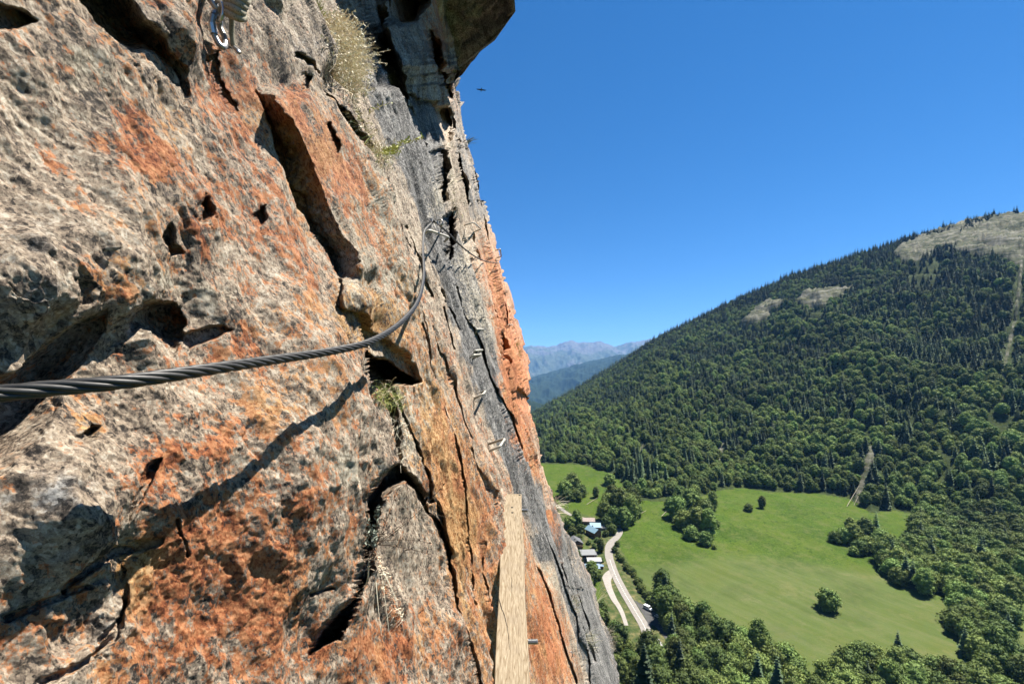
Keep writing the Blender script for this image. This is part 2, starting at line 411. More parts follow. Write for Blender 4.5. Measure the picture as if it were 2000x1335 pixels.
for lam, A, st, rd in ((1.1,.085,2.0,0), (.5,.045,2.4,0), (.22,.026,2.6,1), (.10,.0135,2.4,1), (.045,.0078,2.0,1), (.02,.0040,1.6,0), (.009,.0021,1.3,0), (.0045,.0011,1.2,0)):
    wgt = sstep(1.2, 3.2, lam/spacing)
    a_, b_, c_ = rco(P, st)
    n = perlin(a_/lam, b_/lam, c_/lam, int(lam*1000))
    if rd: n = .45 - 1.5*np.abs(n)
    lim = np.minimum(A, .035*lam**0*Yd) if lam >= .5 else A
    disp += n*lim*wgt
# broken angular faces
def facets(a, b, lam, seed, slope, off, soft=.10):
    a = a/lam + .35*fbm(a/lam*1.3, b/lam*1.3, a*0+seed, 3, .6, seed); b = b/lam + .35*fbm(a*1.3, b/lam*1.3, a*0+seed+9, 3, .6, seed+1)
    ai = np.floor(a).astype(np.int64); bi = np.floor(b).astype(np.int64); best = np.full(a.shape, 9.); val = np.zeros(a.shape); sec = np.full(a.shape, 9.)
    for da in (-1,0,1):
        for db in (-1,0,1):
            hh = ((ai+da)*374761393 + (bi+db)*668265263 + seed*974634777) & 0xffffffff
            hh = ((hh ^ (hh >> 13))*1274126177) & 0xffffffff; hh = hh ^ (hh >> 16)
            jx = (hh & 255)/255.; jy = ((hh >> 8) & 255)/255.; tx = ((hh >> 16) & 255)/127.5-1; ty = ((hh >> 24) & 255)/127.5-1
            dx = a-(ai+da+jx); dy = b-(bi+db+jy); d = dx*dx+dy*dy; m_ = d < best
            val = np.where(m_, (tx*dx+ty*dy)*slope + off*(tx*.6+ty*.8), val); sec = np.where(m_, best, np.minimum(sec, d)); best = np.where(m_, d, best)
    return val*lam*sstep(-.02, soft, np.sqrt(sec)-np.sqrt(best))
rough_m = np.full(GX.shape, .22)
for (x, y, rx, ry, A) in ((400,60,150,90,.9),(120,560,140,70,.7),(40,640,80,80,.5),(60,1250,130,100,.8),(230,1150,50,90,.5),(480,200,30,60,.5),(370,430,50,60,.5),(560,330,40,120,.5),(620,60,90,90,.8),
                          (690,600,60,60,.3),(780,820,60,80,.4),(700,1180,50,60,.5),(330,620,60,40,.3),(880,1000,30,60,.5)):
    rough_m += A*np.exp(-((GX-x)/rx)**2-((GY-y)/ry)**2)
rough_m = np.clip(rough_m + .55*sstep(560, 760, GX), .15, 1)
fm = sstep(-.12, .22, fbm(P[..., 0]/.5, P[..., 1]/.9, P[..., 2]/.6, 3, .5, 91))*rough_m
right = sstep(640, 860, GX); graz = np.clip(q/.35, .25, 1)
def two(lam, sd, sl_, of):
    a1, b1, c1 = rco(P, 2.0); a2, b2, c2 = rco(P, 9.0)
    return facets(a1, c1, lam, sd, sl_, of)*(1-right)*sstep(1.2, 3, lam/spacing) + 1.2*facets(a2, c2, lam*.8, sd, sl_, of, .5)*right*sstep(1.6, 4, lam*.8/spacing)
disp += two(.42, 3, .20, .05)*np.minimum(1, Yd/1.6)*(.15+.85*rough_m)
disp += two(.15, 5, .34, .10)*fm*np.minimum(1, Yd/.8)
disp += two(.055, 7, .32, .09)*(.2*rough_m+.8*fm)
disp += two(.022, 9, .34, .09)*(.25*rough_m+.7*fm+.04)
for lam_, st_, A_, sd_ in ((.035, 5, .22, 61), (.08, 6, .24, 62), (.19, 6, .24, 63), (.45, 6, .20, 64), (1.0, 5, .13, 65)):
    a3, b3, c3 = rco(P, st_)
    n3 = fbm(a3/lam_ + .5*perlin(a3*0, b3*0, c3/lam_*2, sd_), b3/lam_, c3/lam_, 2, .5, sd_, True)
    lw = 1.0 if lam_ < .15 else (.30+.70*sstep(3.5, 8, Yd))
    lw = lw*(.55+.45*sstep(2.5, 5, Yd))
    disp += (n3-.38)*lam_*A_*lw*right*sstep(1.5, 4, lam_/spacing)*(.5+.5*sstep(-.2, .3, perlin(a3/lam_/4, b3, c3/lam_/3, sd_+1)))
    n4 = perlin(a3/lam_*.8, b3/lam_, c3*st_/lam_/1.6, sd_+3)      # short steps across the dip
    disp += np.maximum(n4-.15, 0)*lam_*A_*.8*lw*right*sstep(4, 9, lam_/spacing)
a2, b2, c2 = rco(P, 4.0)
disp += facets(a2+3, c2, 1.6, 13, .14, .05, .5)*sstep(3, 8, Yd)*sstep(1.5, 4, 1.6/spacing)
disp += facets(a2*.7+3, c2*.7, 2.6, 17, .06, .02, .5)*sstep(6, 12, Yd)
# sharper broken ledges
a_, b_, c_ = rco(P, 6.0)
st = fbm(a_/.35, b_/.35, c_/.35, 4, .5, 41); st2 = (np.floor(st*7)+sstep(.35, .65, (st*7) % 1))/7
disp += (st2-st)*np.minimum(.10, .06*Yd)*(.25+.75*rough_m)*sstep(1.5, 4, .12/spacing)*(1-.85*right)
disp *= (.55 + .45*sstep(.0, .5, Yd))
roofn = fbm(P[..., 0]/1.2, P[..., 1]/1.2, P[..., 2]/1.2, 5, .55, 5, True)
disp = disp*(1-roofm)
rf_ = facets(P[..., 0], P[..., 1], 1.3, 71, .5, .2, .15) + facets(P[..., 0]*.8, P[..., 1]*1.3, .5, 73, .5, .2, .15)
P = P + disp[..., None]*ndir + (roofm*(roofn*.18 + rf_*.8))[..., None]*np.array([.1,-.25,-1.])
nr, nc = GX.shape
# the far edge turns away into the mountain
k = 10; turn = np.zeros((nr, k, 3)); last = P[:, -1]
for j in range(k):
    tt = (j+1)/k
    turn[:, j] = last + np.stack([-(tt**1.5)*9 - .25*tt*(1+perlin(rows/30, rows*0+j*.7, rows*0)), 5*tt + .6*perlin(rows/20, rows*0+j, rows*0+2)*tt, 0*rows], -1)
V = np.concatenate([P, turn], 1)
# and the foot drops to the valley side
foot = []
for j in range(1, 9):
    foot.append(V[-1] + np.array([3.0*j, -1.0*j, -13.0*j]) + 1.5*np.stack([perlin(V[-1,:,0]*.5, V[-1,:,1]*.5, V[-1,:,0]*0+j)]*3, -1))
V = np.concatenate([V, np.stack(foot, 0)], 0)
nr2, nc2 = V.shape[:2]
VERTS_WALL = V.reshape(-1, 3)
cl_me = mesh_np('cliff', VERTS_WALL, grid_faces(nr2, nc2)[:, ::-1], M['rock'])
def padded(A):
    A = np.concatenate([A, np.repeat(A[:, -1:], k, 1)], 1)
    return np.concatenate([A, np.repeat(A[-1:], 8, 0)], 0)
CXY = np.stack(rco(V, 1.7), -1)
vattr(cl_me, 'rockco', CXY.reshape(-1, 3))

def blobs(lst, base):
    m = np.full(GX.shape, base)
    for (x, y, rx, ry, ang, s) in lst:
        c, sn = math.cos(R(ang)), math.sin(R(ang)); dx, dy = GX+2*wx-x, GY+2*wy-y
        a = (dx*c+dy*sn)/rx; b = (-dx*sn+dy*c)/ry
        m += s*np.exp(-(a*a+b*b))
    return m
lich = blobs([(250,280,55,90,-20,.45),(120,330,25,70,-25,.35),(300,330,60,40,0,.3),(450,190,40,80,-25,.5),(190,540,50,22,35,.5),(225,580,30,25,40,.45),
              (390,440,70,80,0,.2),(560,500,60,200,-22,.28),(150,835,50,28,-35,.5),(285,920,40,60,20,.5),(270,1090,60,60,0,.5),(250,1160,40,60,0,.4),
              (420,1080,130,160,0,.25),(360,1230,160,120,0,.25),(520,1120,90,200,0,.25),(620,300,40,110,-30,.5),(560,210,30,40,0,.35),(640,960,90,110,0,.12),
              (700,1280,90,60,0,.42),(850,880,45,150,-14,.6),(880,1010,50,90,-14,.5),(900,1200,50,160,-10,.35),(700,430,20,120,-28,.3),(760,640,40,80,-30,.2),
              (990,700,40,110,-14,.75),(1000,860,26,120,-14,.6),(960,540,24,90,-12,.5),(1060,1000,24,120,-20,.5),(1060,1240,45,150,-12,.6),(1010,1000,20,60,-12,.3),
              (950,1180,25,200,-8,.3),(700,640,60,50,30,.35),(575,330,34,130,-26,.4),(440,690,90,40,0,.25),(500,800,120,70,0,.2),(800,1240,60,60,0,.2),(870,1060,22,60,0,.45),
              (40,420,110,200,0,-.35),(90,980,130,90,0,-.5),(60,580,120,80,0,-.35),(620,120,90,90,-30,-.25),(560,30,80,80,0,-.2),(640,470,40,60,0,-.2),
              (800,300,90,200,-20,-.5),(790,1050,60,110,0,-.25),(740,860,60,40,0,-.2),(860,500,40,100,-15,-.2),(330,420,40,90,0,-.05),(650,920,30,30,0,-.3),(120,150,100,60,35,-.1),
              (858,110,20,150,-12,.55),(1120,1150,30,200,-20,-.5)], .46)
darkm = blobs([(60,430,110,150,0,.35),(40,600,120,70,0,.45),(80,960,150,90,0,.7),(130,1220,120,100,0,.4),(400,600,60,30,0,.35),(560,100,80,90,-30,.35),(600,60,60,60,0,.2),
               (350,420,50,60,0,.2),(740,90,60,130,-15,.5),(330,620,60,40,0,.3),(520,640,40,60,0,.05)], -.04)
strk = line_d(GX+wx*2, GY+wy*2, [(760,150),(800,270),(840,380),(870,480),(905,580),(930,680),(955,790),(985,880),(1030,960),(1075,1060),(1130,1180),(1185,1335),(1300,1600)])
wdt = interp(GY, [(0,60),(250,45),(400,30),(600,34),(800,24),(900,22),(1100,34),(1335,40)])
strk2 = line_d(GX+wx*1.5, GY+wy*1.5, [(1085,960),(1120,1070),(1160,1180),(1205,1335)])
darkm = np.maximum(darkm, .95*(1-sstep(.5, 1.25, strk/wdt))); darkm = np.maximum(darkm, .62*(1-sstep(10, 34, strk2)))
lich = lich - .75*(1-sstep(.6, 1.2, strk/wdt)) 
orl = line_d(GX+wx, GY+wy, [(1075,1000),(1100,1090),(1125,1200)])
lich += .9*(1-sstep(2, 7, orl))
ochm = blobs([(700,620,70,60,0,.6),(850,880,60,200,-14,.18),(880,1040,30,60,0,.6),(575,350,40,120,-26,.35),(900,1150,60,160,0,.12),(190,550,60,40,0,.3),(150,840,50,40,0,.4),(250,1130,60,80,0,.35),
              (270,1080,40,40,0,.3),(400,900,200,100,0,-.2),(400,1200,200,150,0,-.3),(990,720,50,120,0,-.2)], .35)
palem = blobs([(700,560,40,40,20,.7),(820,760,40,60,0,.4),(790,840,36,60,0,.7),(760,560,50,120,-25,.45),(690,420,60,90,-30,.3),(650,920,24,30,0,.9),(520,260,26,120,-22,.4),
               (330,560,140,30,20,.4),(200,160,120,60,35,.35),(910,500,20,60,0,.3),(930,620,18,80,-18,.4),(1010,1020,12,70,-20,.4),(1060,1120,10,60,-25,.5),(800,140,24,60,0,.3),
               (120,120,60,50,30,.2),(800,1100,60,100,0,.1),(690,340,30,110,-30,.35),(860,380,20,60,0,.4)], .22)
roof_shade = np.clip(roofm, 0, 1)
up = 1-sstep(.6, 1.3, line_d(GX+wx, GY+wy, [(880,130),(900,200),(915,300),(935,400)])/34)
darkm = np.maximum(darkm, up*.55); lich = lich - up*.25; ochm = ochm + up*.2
darkm = np.maximum(darkm, roof_shade*1.8); palem = palem - roof_shade*.4; lich = lich - roof_shade*.8  # shade under the jutting roof, painted into the rock colour masks
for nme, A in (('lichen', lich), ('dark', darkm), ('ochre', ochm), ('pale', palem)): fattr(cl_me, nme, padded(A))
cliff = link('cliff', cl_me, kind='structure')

# lookup of the wall surface
_sil = sil
def wall(px, py, lift=0.0):
    r = np.searchsorted(rows, py); r = min(max(r, 1), nr-1)
    c = int(np.argmin(np.abs(GX[r]-px)))
    p = Vector(P[r, c]); 
    c0, c1, r0, r1 = max(c-4,0), min(c+4,nc-1), max(r-4,0), min(r+4,nr-1)
    n = (Vector(P[r0, c])-Vector(P[r1, c])).cross(Vector(P[r, c0])-Vector(P[r, c1])).normalized()
    if n.x < 0: n = -n
    return p + n*lift
def wallY(px, py): return wall(px, py).y
# ------------------------------------------------------------------ the valley, the wooded hill
A0, SL = -136.0, .085
def plane_z(Y): return A0 + SL*(Y-190)
def base_Y(py):                          # where a line of sight at row py meets the meadow plane
    return (A0 - SL*190)/( (HY-py)/F - SL)
FOOT = [(-2500,930),(900,900),(1060,903),(1130,905),(1200,925),(1240,975),(1300,980),(1350,975),(1400,955),(1450,950),(1500,958),(1600,962),(1660,972),(1700,1000),(1750,995),(1800,1005),(1900,1040),(2000,1060),(2300,1090),(4500,1200)]
RIDGE = [(-2500,960),(800,920),(960,860),(1040,812),(1070,793),(1100,776),(1140,752),(1180,728),(1240,690),(1280,664),(1330,640),(1400,606),(1450,582),(1500,562),(1540,543),(1600,524),(1650,508),(1700,493),(1760,474),(1800,462),(1860,446),(1900,434),(1940,424),(2000,418),(2200,395),(2600,380),(4500,420)]
RY = [(-2500,1500),(900,1700),(1040,1560),(1280,1330),(1500,1150),(1800,1000),(2000,950),(2400,880),(4500,700)]
def ground(u, Y, fine=True):
    px = CX + u*F
    yf = base_Y(interp(px, FOOT)); yr = interp(px, RY); vr = (HY-interp(px, RIDGE))/F
    pz = plane_z(Y); zf = plane_z(yf); zr = vr*yr
    s = np.clip((Y-yf)/(yr-yf), 0, 1)
    X = u*Y
    hill = zf + (zr-zf)*(s*.92 + .08*s*s) + np.sin(np.pi*s)*(36*fbm(X/190, Y/190, X*0, 4, .5, 3) + 22*fbm(X/60, Y/160, X*0, 3, .5, 8, True) - 6)
    over = np.clip(Y-yr, 0, None)
    z = np.where(Y < yf, pz, hill) - over*.55
    z = np.maximum(z, -260)
    xb = np.interp(Y, [0,100,150,200,250,300,400,600], [44,50,49,47,38,28,18,0])
    rise = np.clip(xb - X, 0, None)*.85*(1-sstep(420, 560, Y))
    z = z + np.minimum(rise, 160)*(Y > 0)
    z = z + (.5*fbm(X/22, Y/22, X*0, 3, .5, 9) + 1.6*fbm(X/85, Y/85, X*0+3, 2, .5, 19))*sstep(150, 200, Y)
    return z
def gpt(px, py):                          # place on the valley floor seen at a photo point
    Y = float(base_Y(py)); u = (px-CX)/F
    return Vector((u*Y, Y, float(ground(np.array([u]), np.array([Y]))[0])))

us = np.concatenate([np.linspace(-3, -.1, 30), np.linspace(-.09, .03, 12), np.linspace(.034, 1.26, 330), np.linspace(1.3, 4, 40)])
Ys = np.concatenate([np.linspace(-60, 60, 6)*1.0, np.geomspace(70, 1700, 440), np.linspace(1760, 2600, 10)])
U, YY = np.meshgrid(us, Ys, indexing='ij')
Xw = U*np.where(YY < 70, 70, YY)
Uy = Xw/np.where(YY < 70, 70, YY)
ZZ = ground(Uy, np.where(YY < 70, 70, YY))
PXv = CX+F*U; PYv = HY - F*ZZ/np.maximum(YY, 1)
wob = 7*fbm(Xw/25, YY/25, Xw*0, 3, .6, 31)
def pm(poly, soft=3, wb=1.0):
    return sstep(-soft, soft, poly_sd(PXv+wob*wb, PYv+wob*wb*.7, poly))
BARE = [[(1440,640),(1480,600),(1500,588),(1532,590),(1520,606),(1495,628),(1470,640)], [(1555,590),(1570,572),(1620,566),(1668,560),(1650,580),(1610,598),(1575,610)],
        [(1745,500),(1760,482),(1800,462),(1850,446),(1880,434),(1940,424),(2100,405),(2300,420),(2300,560),(2060,530),(2010,500),(1990,520),(1940,500),(1910,505),(1890,500),(1860,488),(1830,490),(1800,512),(1770,520)],
        [(1686,900),(1694,880),(1700,872),(1712,868),(1720,860),(1706,900),(1694,960),(1676,985),(1668,972),(1680,940)],
        [(1244,870),(1262,862),(1262,884),(1246,888)],[(1640,786),(1650,780),(1650,796)],[(1545,880),(1560,876),(1556,900)],[(1400,905),(1408,860),(1414,860),(1408,915)]]
PATH = [(2010,470),(1996,500),(1992,560),(1984,620),(1972,670),(1962,715),(1958,760),(1966,800)]
GRASSY = [[(1820,880),(1835,868),(1860,895),(1880,925),(1850,930),(1835,905)], [(1800,520),(1830,505),(1850,520),(1820,560),(1780,570),(1765,545)], [(1590,600),(1650,590),(1640,612),(1580,625)],
          [(1985,470),(2000,470),(2000,560),(1990,640),(1970,720),(1962,790),(1952,790),(1955,720),(1970,640),(1980,560)], [(1930,800),(1960,780),(1975,850),(1950,880)]]
bare = np.zeros(U.shape)
for p_ in BARE: bare = np.maximum(bare, pm(p_, 6))
bare = np.maximum(bare, 1-sstep(1.5, 5, line_d(PXv+wob*.3, PYv, PATH)))
MOWN = [(1240,1110),(1330,1096),(1400,1086),(1480,1088),(1560,1096),(1640,1108),(1740,1116),(1760,1150),(1900,1180),(2080,1180),(2080,1340),(1300,1340)]
mown = pm(MOWN, 16, 1.2)
DRY = [(1205,1060),(1240,1120),(1290,1190),(1330,1260),(1300,1340),(1180,1340),(1170,1100),(1140,1060),(1090,1020),(1085,985),(1120,1000),(1190,1015)]
dry = pm(DRY, 4, .4)
rockrel = np.where(bare > .2, 18*fbm(Xw/38, YY/22, ZZ/10, 5, .6, 55, True)*bare, 0)*(YY > 600)
ZZ = ZZ + rockrel
gm = mesh_np('terrain', np.stack([Xw, YY, ZZ], -1).reshape(-1, 3), grid_faces(*U.shape)[:, ::-1])
fattr(gm, 'bare', bare); fattr(gm, 'mown', mown); fattr(gm, 'dry', dry)
isf = np.where(YY > base_Y(interp(PXv, FOOT))*.995, 1.0, 0.0); fattr(gm, 'wood', isf)
t = NT('ground'); co = t.n('TexCoord').outputs['Object']
g1 = t.noise(co, .9, 8, .7); g2 = t.noise(co, .045, 6, .6); g3 = t.noise(co, .28, 6, .65)
vr_ = t.n('VectorRotate', rotation_type='Z_AXIS'); vr_.inputs['Angle'].default_value = R(54); t.l(co, vr_.inputs['Vector'])
mp = t.n('Mapping'); mp.inputs['Scale'].default_value = (.012, .20, .02); t.l(vr_.outputs[0], mp.inputs[0])
g4 = t.noise(mp.outputs[0], 1, 7, .62)
lush = t.ramp(g1, [(.32, (.026,.060,.006)), (.5, (.056,.098,.012)), (.68, (.092,.138,.022))])
lush = t.mix(t.ramp(g2, [(.4, 0), (.62, .45)]), lush, (.085,.112,.018))
rumex = t.ramp(t.noise(co, .22, 5, .75), [(.56, 0), (.62, .6)])
lush = t.mix(rumex, lush, (.020,.046,.010))
mw = t.ramp(g4, [(.34, (.078,.104,.027)), (.5, (.094,.120,.036)), (.66, (.118,.134,.050))])
mw = t.mix(t.ramp(g1, [(.3, 0), (.7, .6)]), mw, (.075,.112,.026))
mw = t.mix(t.ramp(t.noise(co, .06, 7, .7), [(.56, 0), (.72, .55)]), mw, (.19,.175,.085))
c = t.mix(t.attr('mown'), lush, mw)
big_ = t.ramp(t.noise(co, .022, 5, .6), [(.35, (.78,.80,.80)), (.5, (1,1,1)), (.66, (1.0,.96,.82))])
c = t.mix(1.0, c, big_, 'MULTIPLY')
pat = t.ramp(t.noise(vr_.outputs[0], .11, 6, .72), [(.50, 0), (.64, .45)])
c = t.mix(pat, c, (.125,.130,.050))
c = t.mix(t.attr('dry'), c, t.ramp(g3, [(.4, (.045,.070,.020)), (.55, (.10,.105,.042)), (.7, (.20,.17,.08))]))
c = t.mix(t.attr('wood'), c, t.ramp(g3, [(.4, (.024,.036,.012)), (.6, (.055,.072,.022))]))
mps = t.n('Mapping'); mps.inputs['Scale'].default_value = (.25, .25, 1.6); t.l(co, mps.inputs[0])
rk = t.ramp(t.noise(mps.outputs[0], .09, 10, .72, .6), [(.40, (.040,.046,.026)), (.47, (.085,.092,.048)), (.54, (.135,.130,.095)), (.64, (.22,.21,.165))])
c = t.mix(t.ramp(t.math('ADD', t.attr('bare'), t.math('MULTIPLY', t.math('SUBTRACT', t.noise(co, .07, 6, .65), .5), 1.6)), [(.35, 0), (.6, 1)]), c, rk)
M['ground'] = t.bsdf(c, .95, 0, t.bump(g1, .7, .35), .05)
gm.materials.append(M['ground'])
link('meadow_ground', gm, kind='structure')
# ground out to the horizon
bmh = MB(); ring = [(math.cos(a)*19500, math.sin(a)*19500, -420) for a in np.linspace(0, 2*math.pi, 49)[:-1]]
bmh.add([(0, 0, -420)]+ring, [(0, i+1, (i+1) % 48+1) for i in range(48)])
M['far_land'] = simple('far_land', (.07,.10,.05), .95, 0, .4, .002, 0, .02)
bmh.obj('valley_floor', M['far_land'], kind='structure')

# far ranges
def mountain_mat(name, lo, hi, rock, sc, th):
    t = NT(name); co = t.n('TexCoord').outputs['Object']
    a = t.noise(co, sc, 10, .65); b = t.noise(co, sc*4, 8, .7)
    c = t.ramp(b, [(.35, lo), (.65, hi)])
    alt = t.attr('height')
    m_ = t.math('ADD', alt, t.math('MULTIPLY', t.math('SUBTRACT', a, .5), 3.0))
    c = t.mix(t.ramp(m_, [(th, 0), (th+.15, 1)]), c, t.ramp(b, [(.35, tuple(x*.5 for x in rock)), (.6, rock)]))
    return t.bsdf(c, .95, 0, None, .02)
def far_range(name, prof, Yr, depth, base, mat, seed, rough, amp_, lean=0.0, jg=6.0):
    uu = np.linspace(max(prof[0][0], 760), min(prof[-1][0], 1640), 620); tt = np.linspace(0, 1, 90)
    Ug, T = np.meshgrid(uu, tt, indexing='ij')
    px = Ug; u = (px-CX)/F
    vr = (HY-interp(px, prof))/F
    Yg = Yr + (T-.7)*depth + (px-1100)*lean
    s = np.where(T < .7, T/.7, (1-T)/.3)
    vr = vr + jg/F*(.6*fbm(px/22, px*0+seed, px*0, 5, .6, seed+2, True) - .3)
    zr = vr*(Yr+(px-1100)*lean)
    X = u*Yg
    n = fbm(X/amp_/3.2, Yg/amp_/8, X*0, 7, rough, seed, True)
    z = base + (zr-base)*np.clip(s, 0, 1)**.8 + amp_*n*np.clip(1-s*.88, 0, 1)*s**.3*2.2 + .10*amp_*fbm(X/amp_*1.2, Yg/amp_*1.2, X*0, 4, .6, seed+5)
    me = mesh_np(name, np.stack([X, Yg, z], -1).reshape(-1, 3), grid_faces(*Ug.shape)[:, ::-1], mat)
    fattr(me, 'height', (z-base)/max(1, (zr-base).max()))
    link(name, me, kind='structure')
M['alp'] = mountain_mat('alpine_slope', (.045,.062,.035), (.10,.115,.070), (.15,.15,.14), .0012, .55)
M['wooded_mountain'] = mountain_mat('wooded_mountain', (.014,.026,.016), (.032,.048,.024), (.34,.32,.28), .0022, 1.35)
far_range('far_mountain_range', [(600,700),(900,690),(1028,679),(1040,677),(1055,679),(1085,678),(1100,671),(1116,667),(1128,671),(1150,672),(1172,670),(1190,675),(1203,679),(1220,674),(1238,667),(1250,668),(1270,665),(1300,664),(1400,650),(1700,640),(2100,660)], 15500, 7000, -420, M['alp'], 21, .55, 320)
far_range('middle_mountain', [(600,790),(900,775),(1020,742),(1060,733),(1100,722),(1140,710),(1165,705),(1195,698),(1230,690),(1300,685),(1500,690),(1900,720)], 8200, 4200, -420, M['wooded_mountain'], 33, .5, 150)
far_range('low_green_hill', [(700,800),(960,786),(1030,783),(1050,788),(1075,796),(1110,806),(1200,830),(1400,880)], 3000, 1500, -420, M['wooded_mountain'], 47, .5, 50)

# ------------------------------------------------------------------ roads
def ribbon_road(name, pts, widths, mat, lift=.18, parent=None, sub=8, **kw):
    G = [gpt(*p) for p in pts]; mb = MB(); vs = []; n = len(G)
    def cr(a, b, c, d, t): return .5*((2*b)+(-a+c)*t+(2*a-5*b+4*c-d)*t*t+(-a+3*b-3*c+d)*t**3)
    C = []; W = []
    for i in range(n-1):
        for j in range(sub):
            tt = j/sub; C.append(cr(G[max(i-1,0)], G[i], G[i+1], G[min(i+2,n-1)], tt)); W.append(lerp(widths[i], widths[i+1], tt))
    C.append(G[-1]); W.append(widths[-1])
    for i, p in enumerate(C):
        d = C[min(i+1, len(C)-1)]-C[max(i-1, 0)]; s = Vector((d.y, -d.x, 0)).normalized()
        ru, rY = (p.x/p.y), p.y
        z = float(ground(np.array([ru]), np.array([rY]))[0]) + lift
        for k_, dz in ((-.5, -.6), (-.5, 0), (0, .03), (.5, 0), (.5, -.6)):
            q_ = p + s*W[i]*k_ + s*(.15*np.sign(k_) if dz < -.1 else 0); vs.append((q_.x, q_.y, z+dz))
    fs = [(i*5+j, i*5+j+1, (i+1)*5+j+1, (i+1)*5+j) for i in range(len(C)-1) for j in range(4)]
    mb.add(vs, fs); o = mb.obj(name, mat, parent, **kw)
    return C, o
M['road'] = simple('pale_road_asphalt', (.27,.245,.215), .9, 0, .14, .5, 0, .1)
M['tarmac'] = simple('grey_layby_asphalt', (.085,.083,.080), .9, 0, .25, .6, 0, .1)
M['track'] = simple('pale_track_gravel', (.34,.31,.27), .95, 0, .15, .8, 0, .1)
M['paint'] = simple('road_paint', (.75,.74,.70), .7, 0, .1, 3)
def cz(x, y): return (1070+x/4.172, 960+y/4.172)
main_pts = [cz(*p) for p in ((840,1215),(815,1165),(775,1075),(720,985),(660,885),(600,780),(545,670),(515,590),(497,520),(500,450),(520,410),(560,370),(585,335),(580,305),(550,280),(500,262),(440,248),(400,236),(290,210),(200,188),(140,160),(80,120),(20,70),(-60,20))]
wid = [5.4]*8+[5.6,5.6,5.6,5.2,4.6,4.4,4.2,4,4,4,4,4,4,4,4,4]
Cm, _ = ribbon_road('road', main_pts, wid, M['road'], .20, kind='structure')
side_pts = [cz(*p) for p in ((530,640),(500,672),(482,700),(484,735),(498,785),(520,840),(548,895),(572,930),(600,980),(620,1030),(640,1090))]
ribbon_road('side_road', side_pts, [3,5.5,6,4.6,4,3.8,3.4,3.0,2.6,2.2,2.2], M['track'], .17, kind='structure')
mb = MB(); lay = [cz(*p) for p in ((700,880),(745,905),(800,925),(850,965),(905,1010),(925,1075),(965,1150),(1010,1235),(1000,1250),(960,1200),(915,1140),(872,1095),(845,1080),(838,1120),(820,1100),(790,1020),(750,960))]
lp = [gpt(*p)+Vector((0,0,.1)) for p in lay]; cen = sum(lp, Vector())/len(lp)
bm = bmesh.new(); vv = [bm.verts.new(p) for p in lp]; f_ = bm.faces.new(vv); bmesh.ops.triangulate(bm, faces=[f_]); me = bpy.data.meshes.new('layby'); bm.to_mesh(me); bm.free()
me.materials.append(M['tarmac']); link('layby', me, kind='structure')
# dashed centre line, parts of the road marking
cl_root = thing('road_marking', 'dashed pale centre line along the road', 'road marking', tuple(Cm[4]))
def dash_mesh(a, b, w_=.16):
    d = (b-a); s = Vector((d.y, -d.x, 0)).normalized()*w_
    L_ = [a-s, a+s, b+s, b-s]; return [(p.x, p.y, float(ground(np.array([p.x/p.y]), np.array([p.y]))[0])+.245) for p in L_]
o_ = Cm[4]; cnt = 0; i = 2
while i < 60:
    a, b = Cm[i], Cm[i].lerp(Cm[i+1], .55)
    mb = MB(); mb.add([Vector(v)-o_ for v in dash_mesh(a, b)], [(0,1,2,3)]); mb.obj('dash', M['paint'], cl_root); i += 1

# ------------------------------------------------------------------ trees
def leaf_mat(name, lo, hi, hue=.02, trans=.18):
    t = NT(name); inf = t.n('ObjectInfo').outputs['Random']; co = t.n('TexCoord').outputs['Object']
    c = t.ramp(t.noise(co, .8, 4, .6), [(.35, lo), (.65, hi)])
    hs = t.n('HueSaturation'); t.l(c, hs.inputs['Color'])
    t.l(t.math('ADD', t.math('MULTIPLY', inf, hue*2), .5-hue), hs.inputs['Hue'])
    r2 = t.math('FRACT', t.math('MULTIPLY', inf, 7.31)); wp = t.n('NewGeometry').outputs['Position']; big = t.noise(wp, .009, 4, .55)
    t.l(t.math('MULTIPLY', t.math('ADD', t.math('MULTIPLY', r2, .8), .6), t.math('ADD', t.math('MULTIPLY', big, 2.2), -.1)), hs.inputs['Value'])
    return t.bsdf(hs.outputs[0], .7, 0, None, .15, trans, 1.06)
M['leaf'] = leaf_mat('broadleaf_foliage', (.060,.090,.020), (.118,.155,.040))
M['needle'] = leaf_mat('spruce_foliage', (.028,.048,.020), (.050,.074,.030), .012, .06)
M['bark'] = simple('bark', (.12,.09,.065), .95, 0, .3, 6)

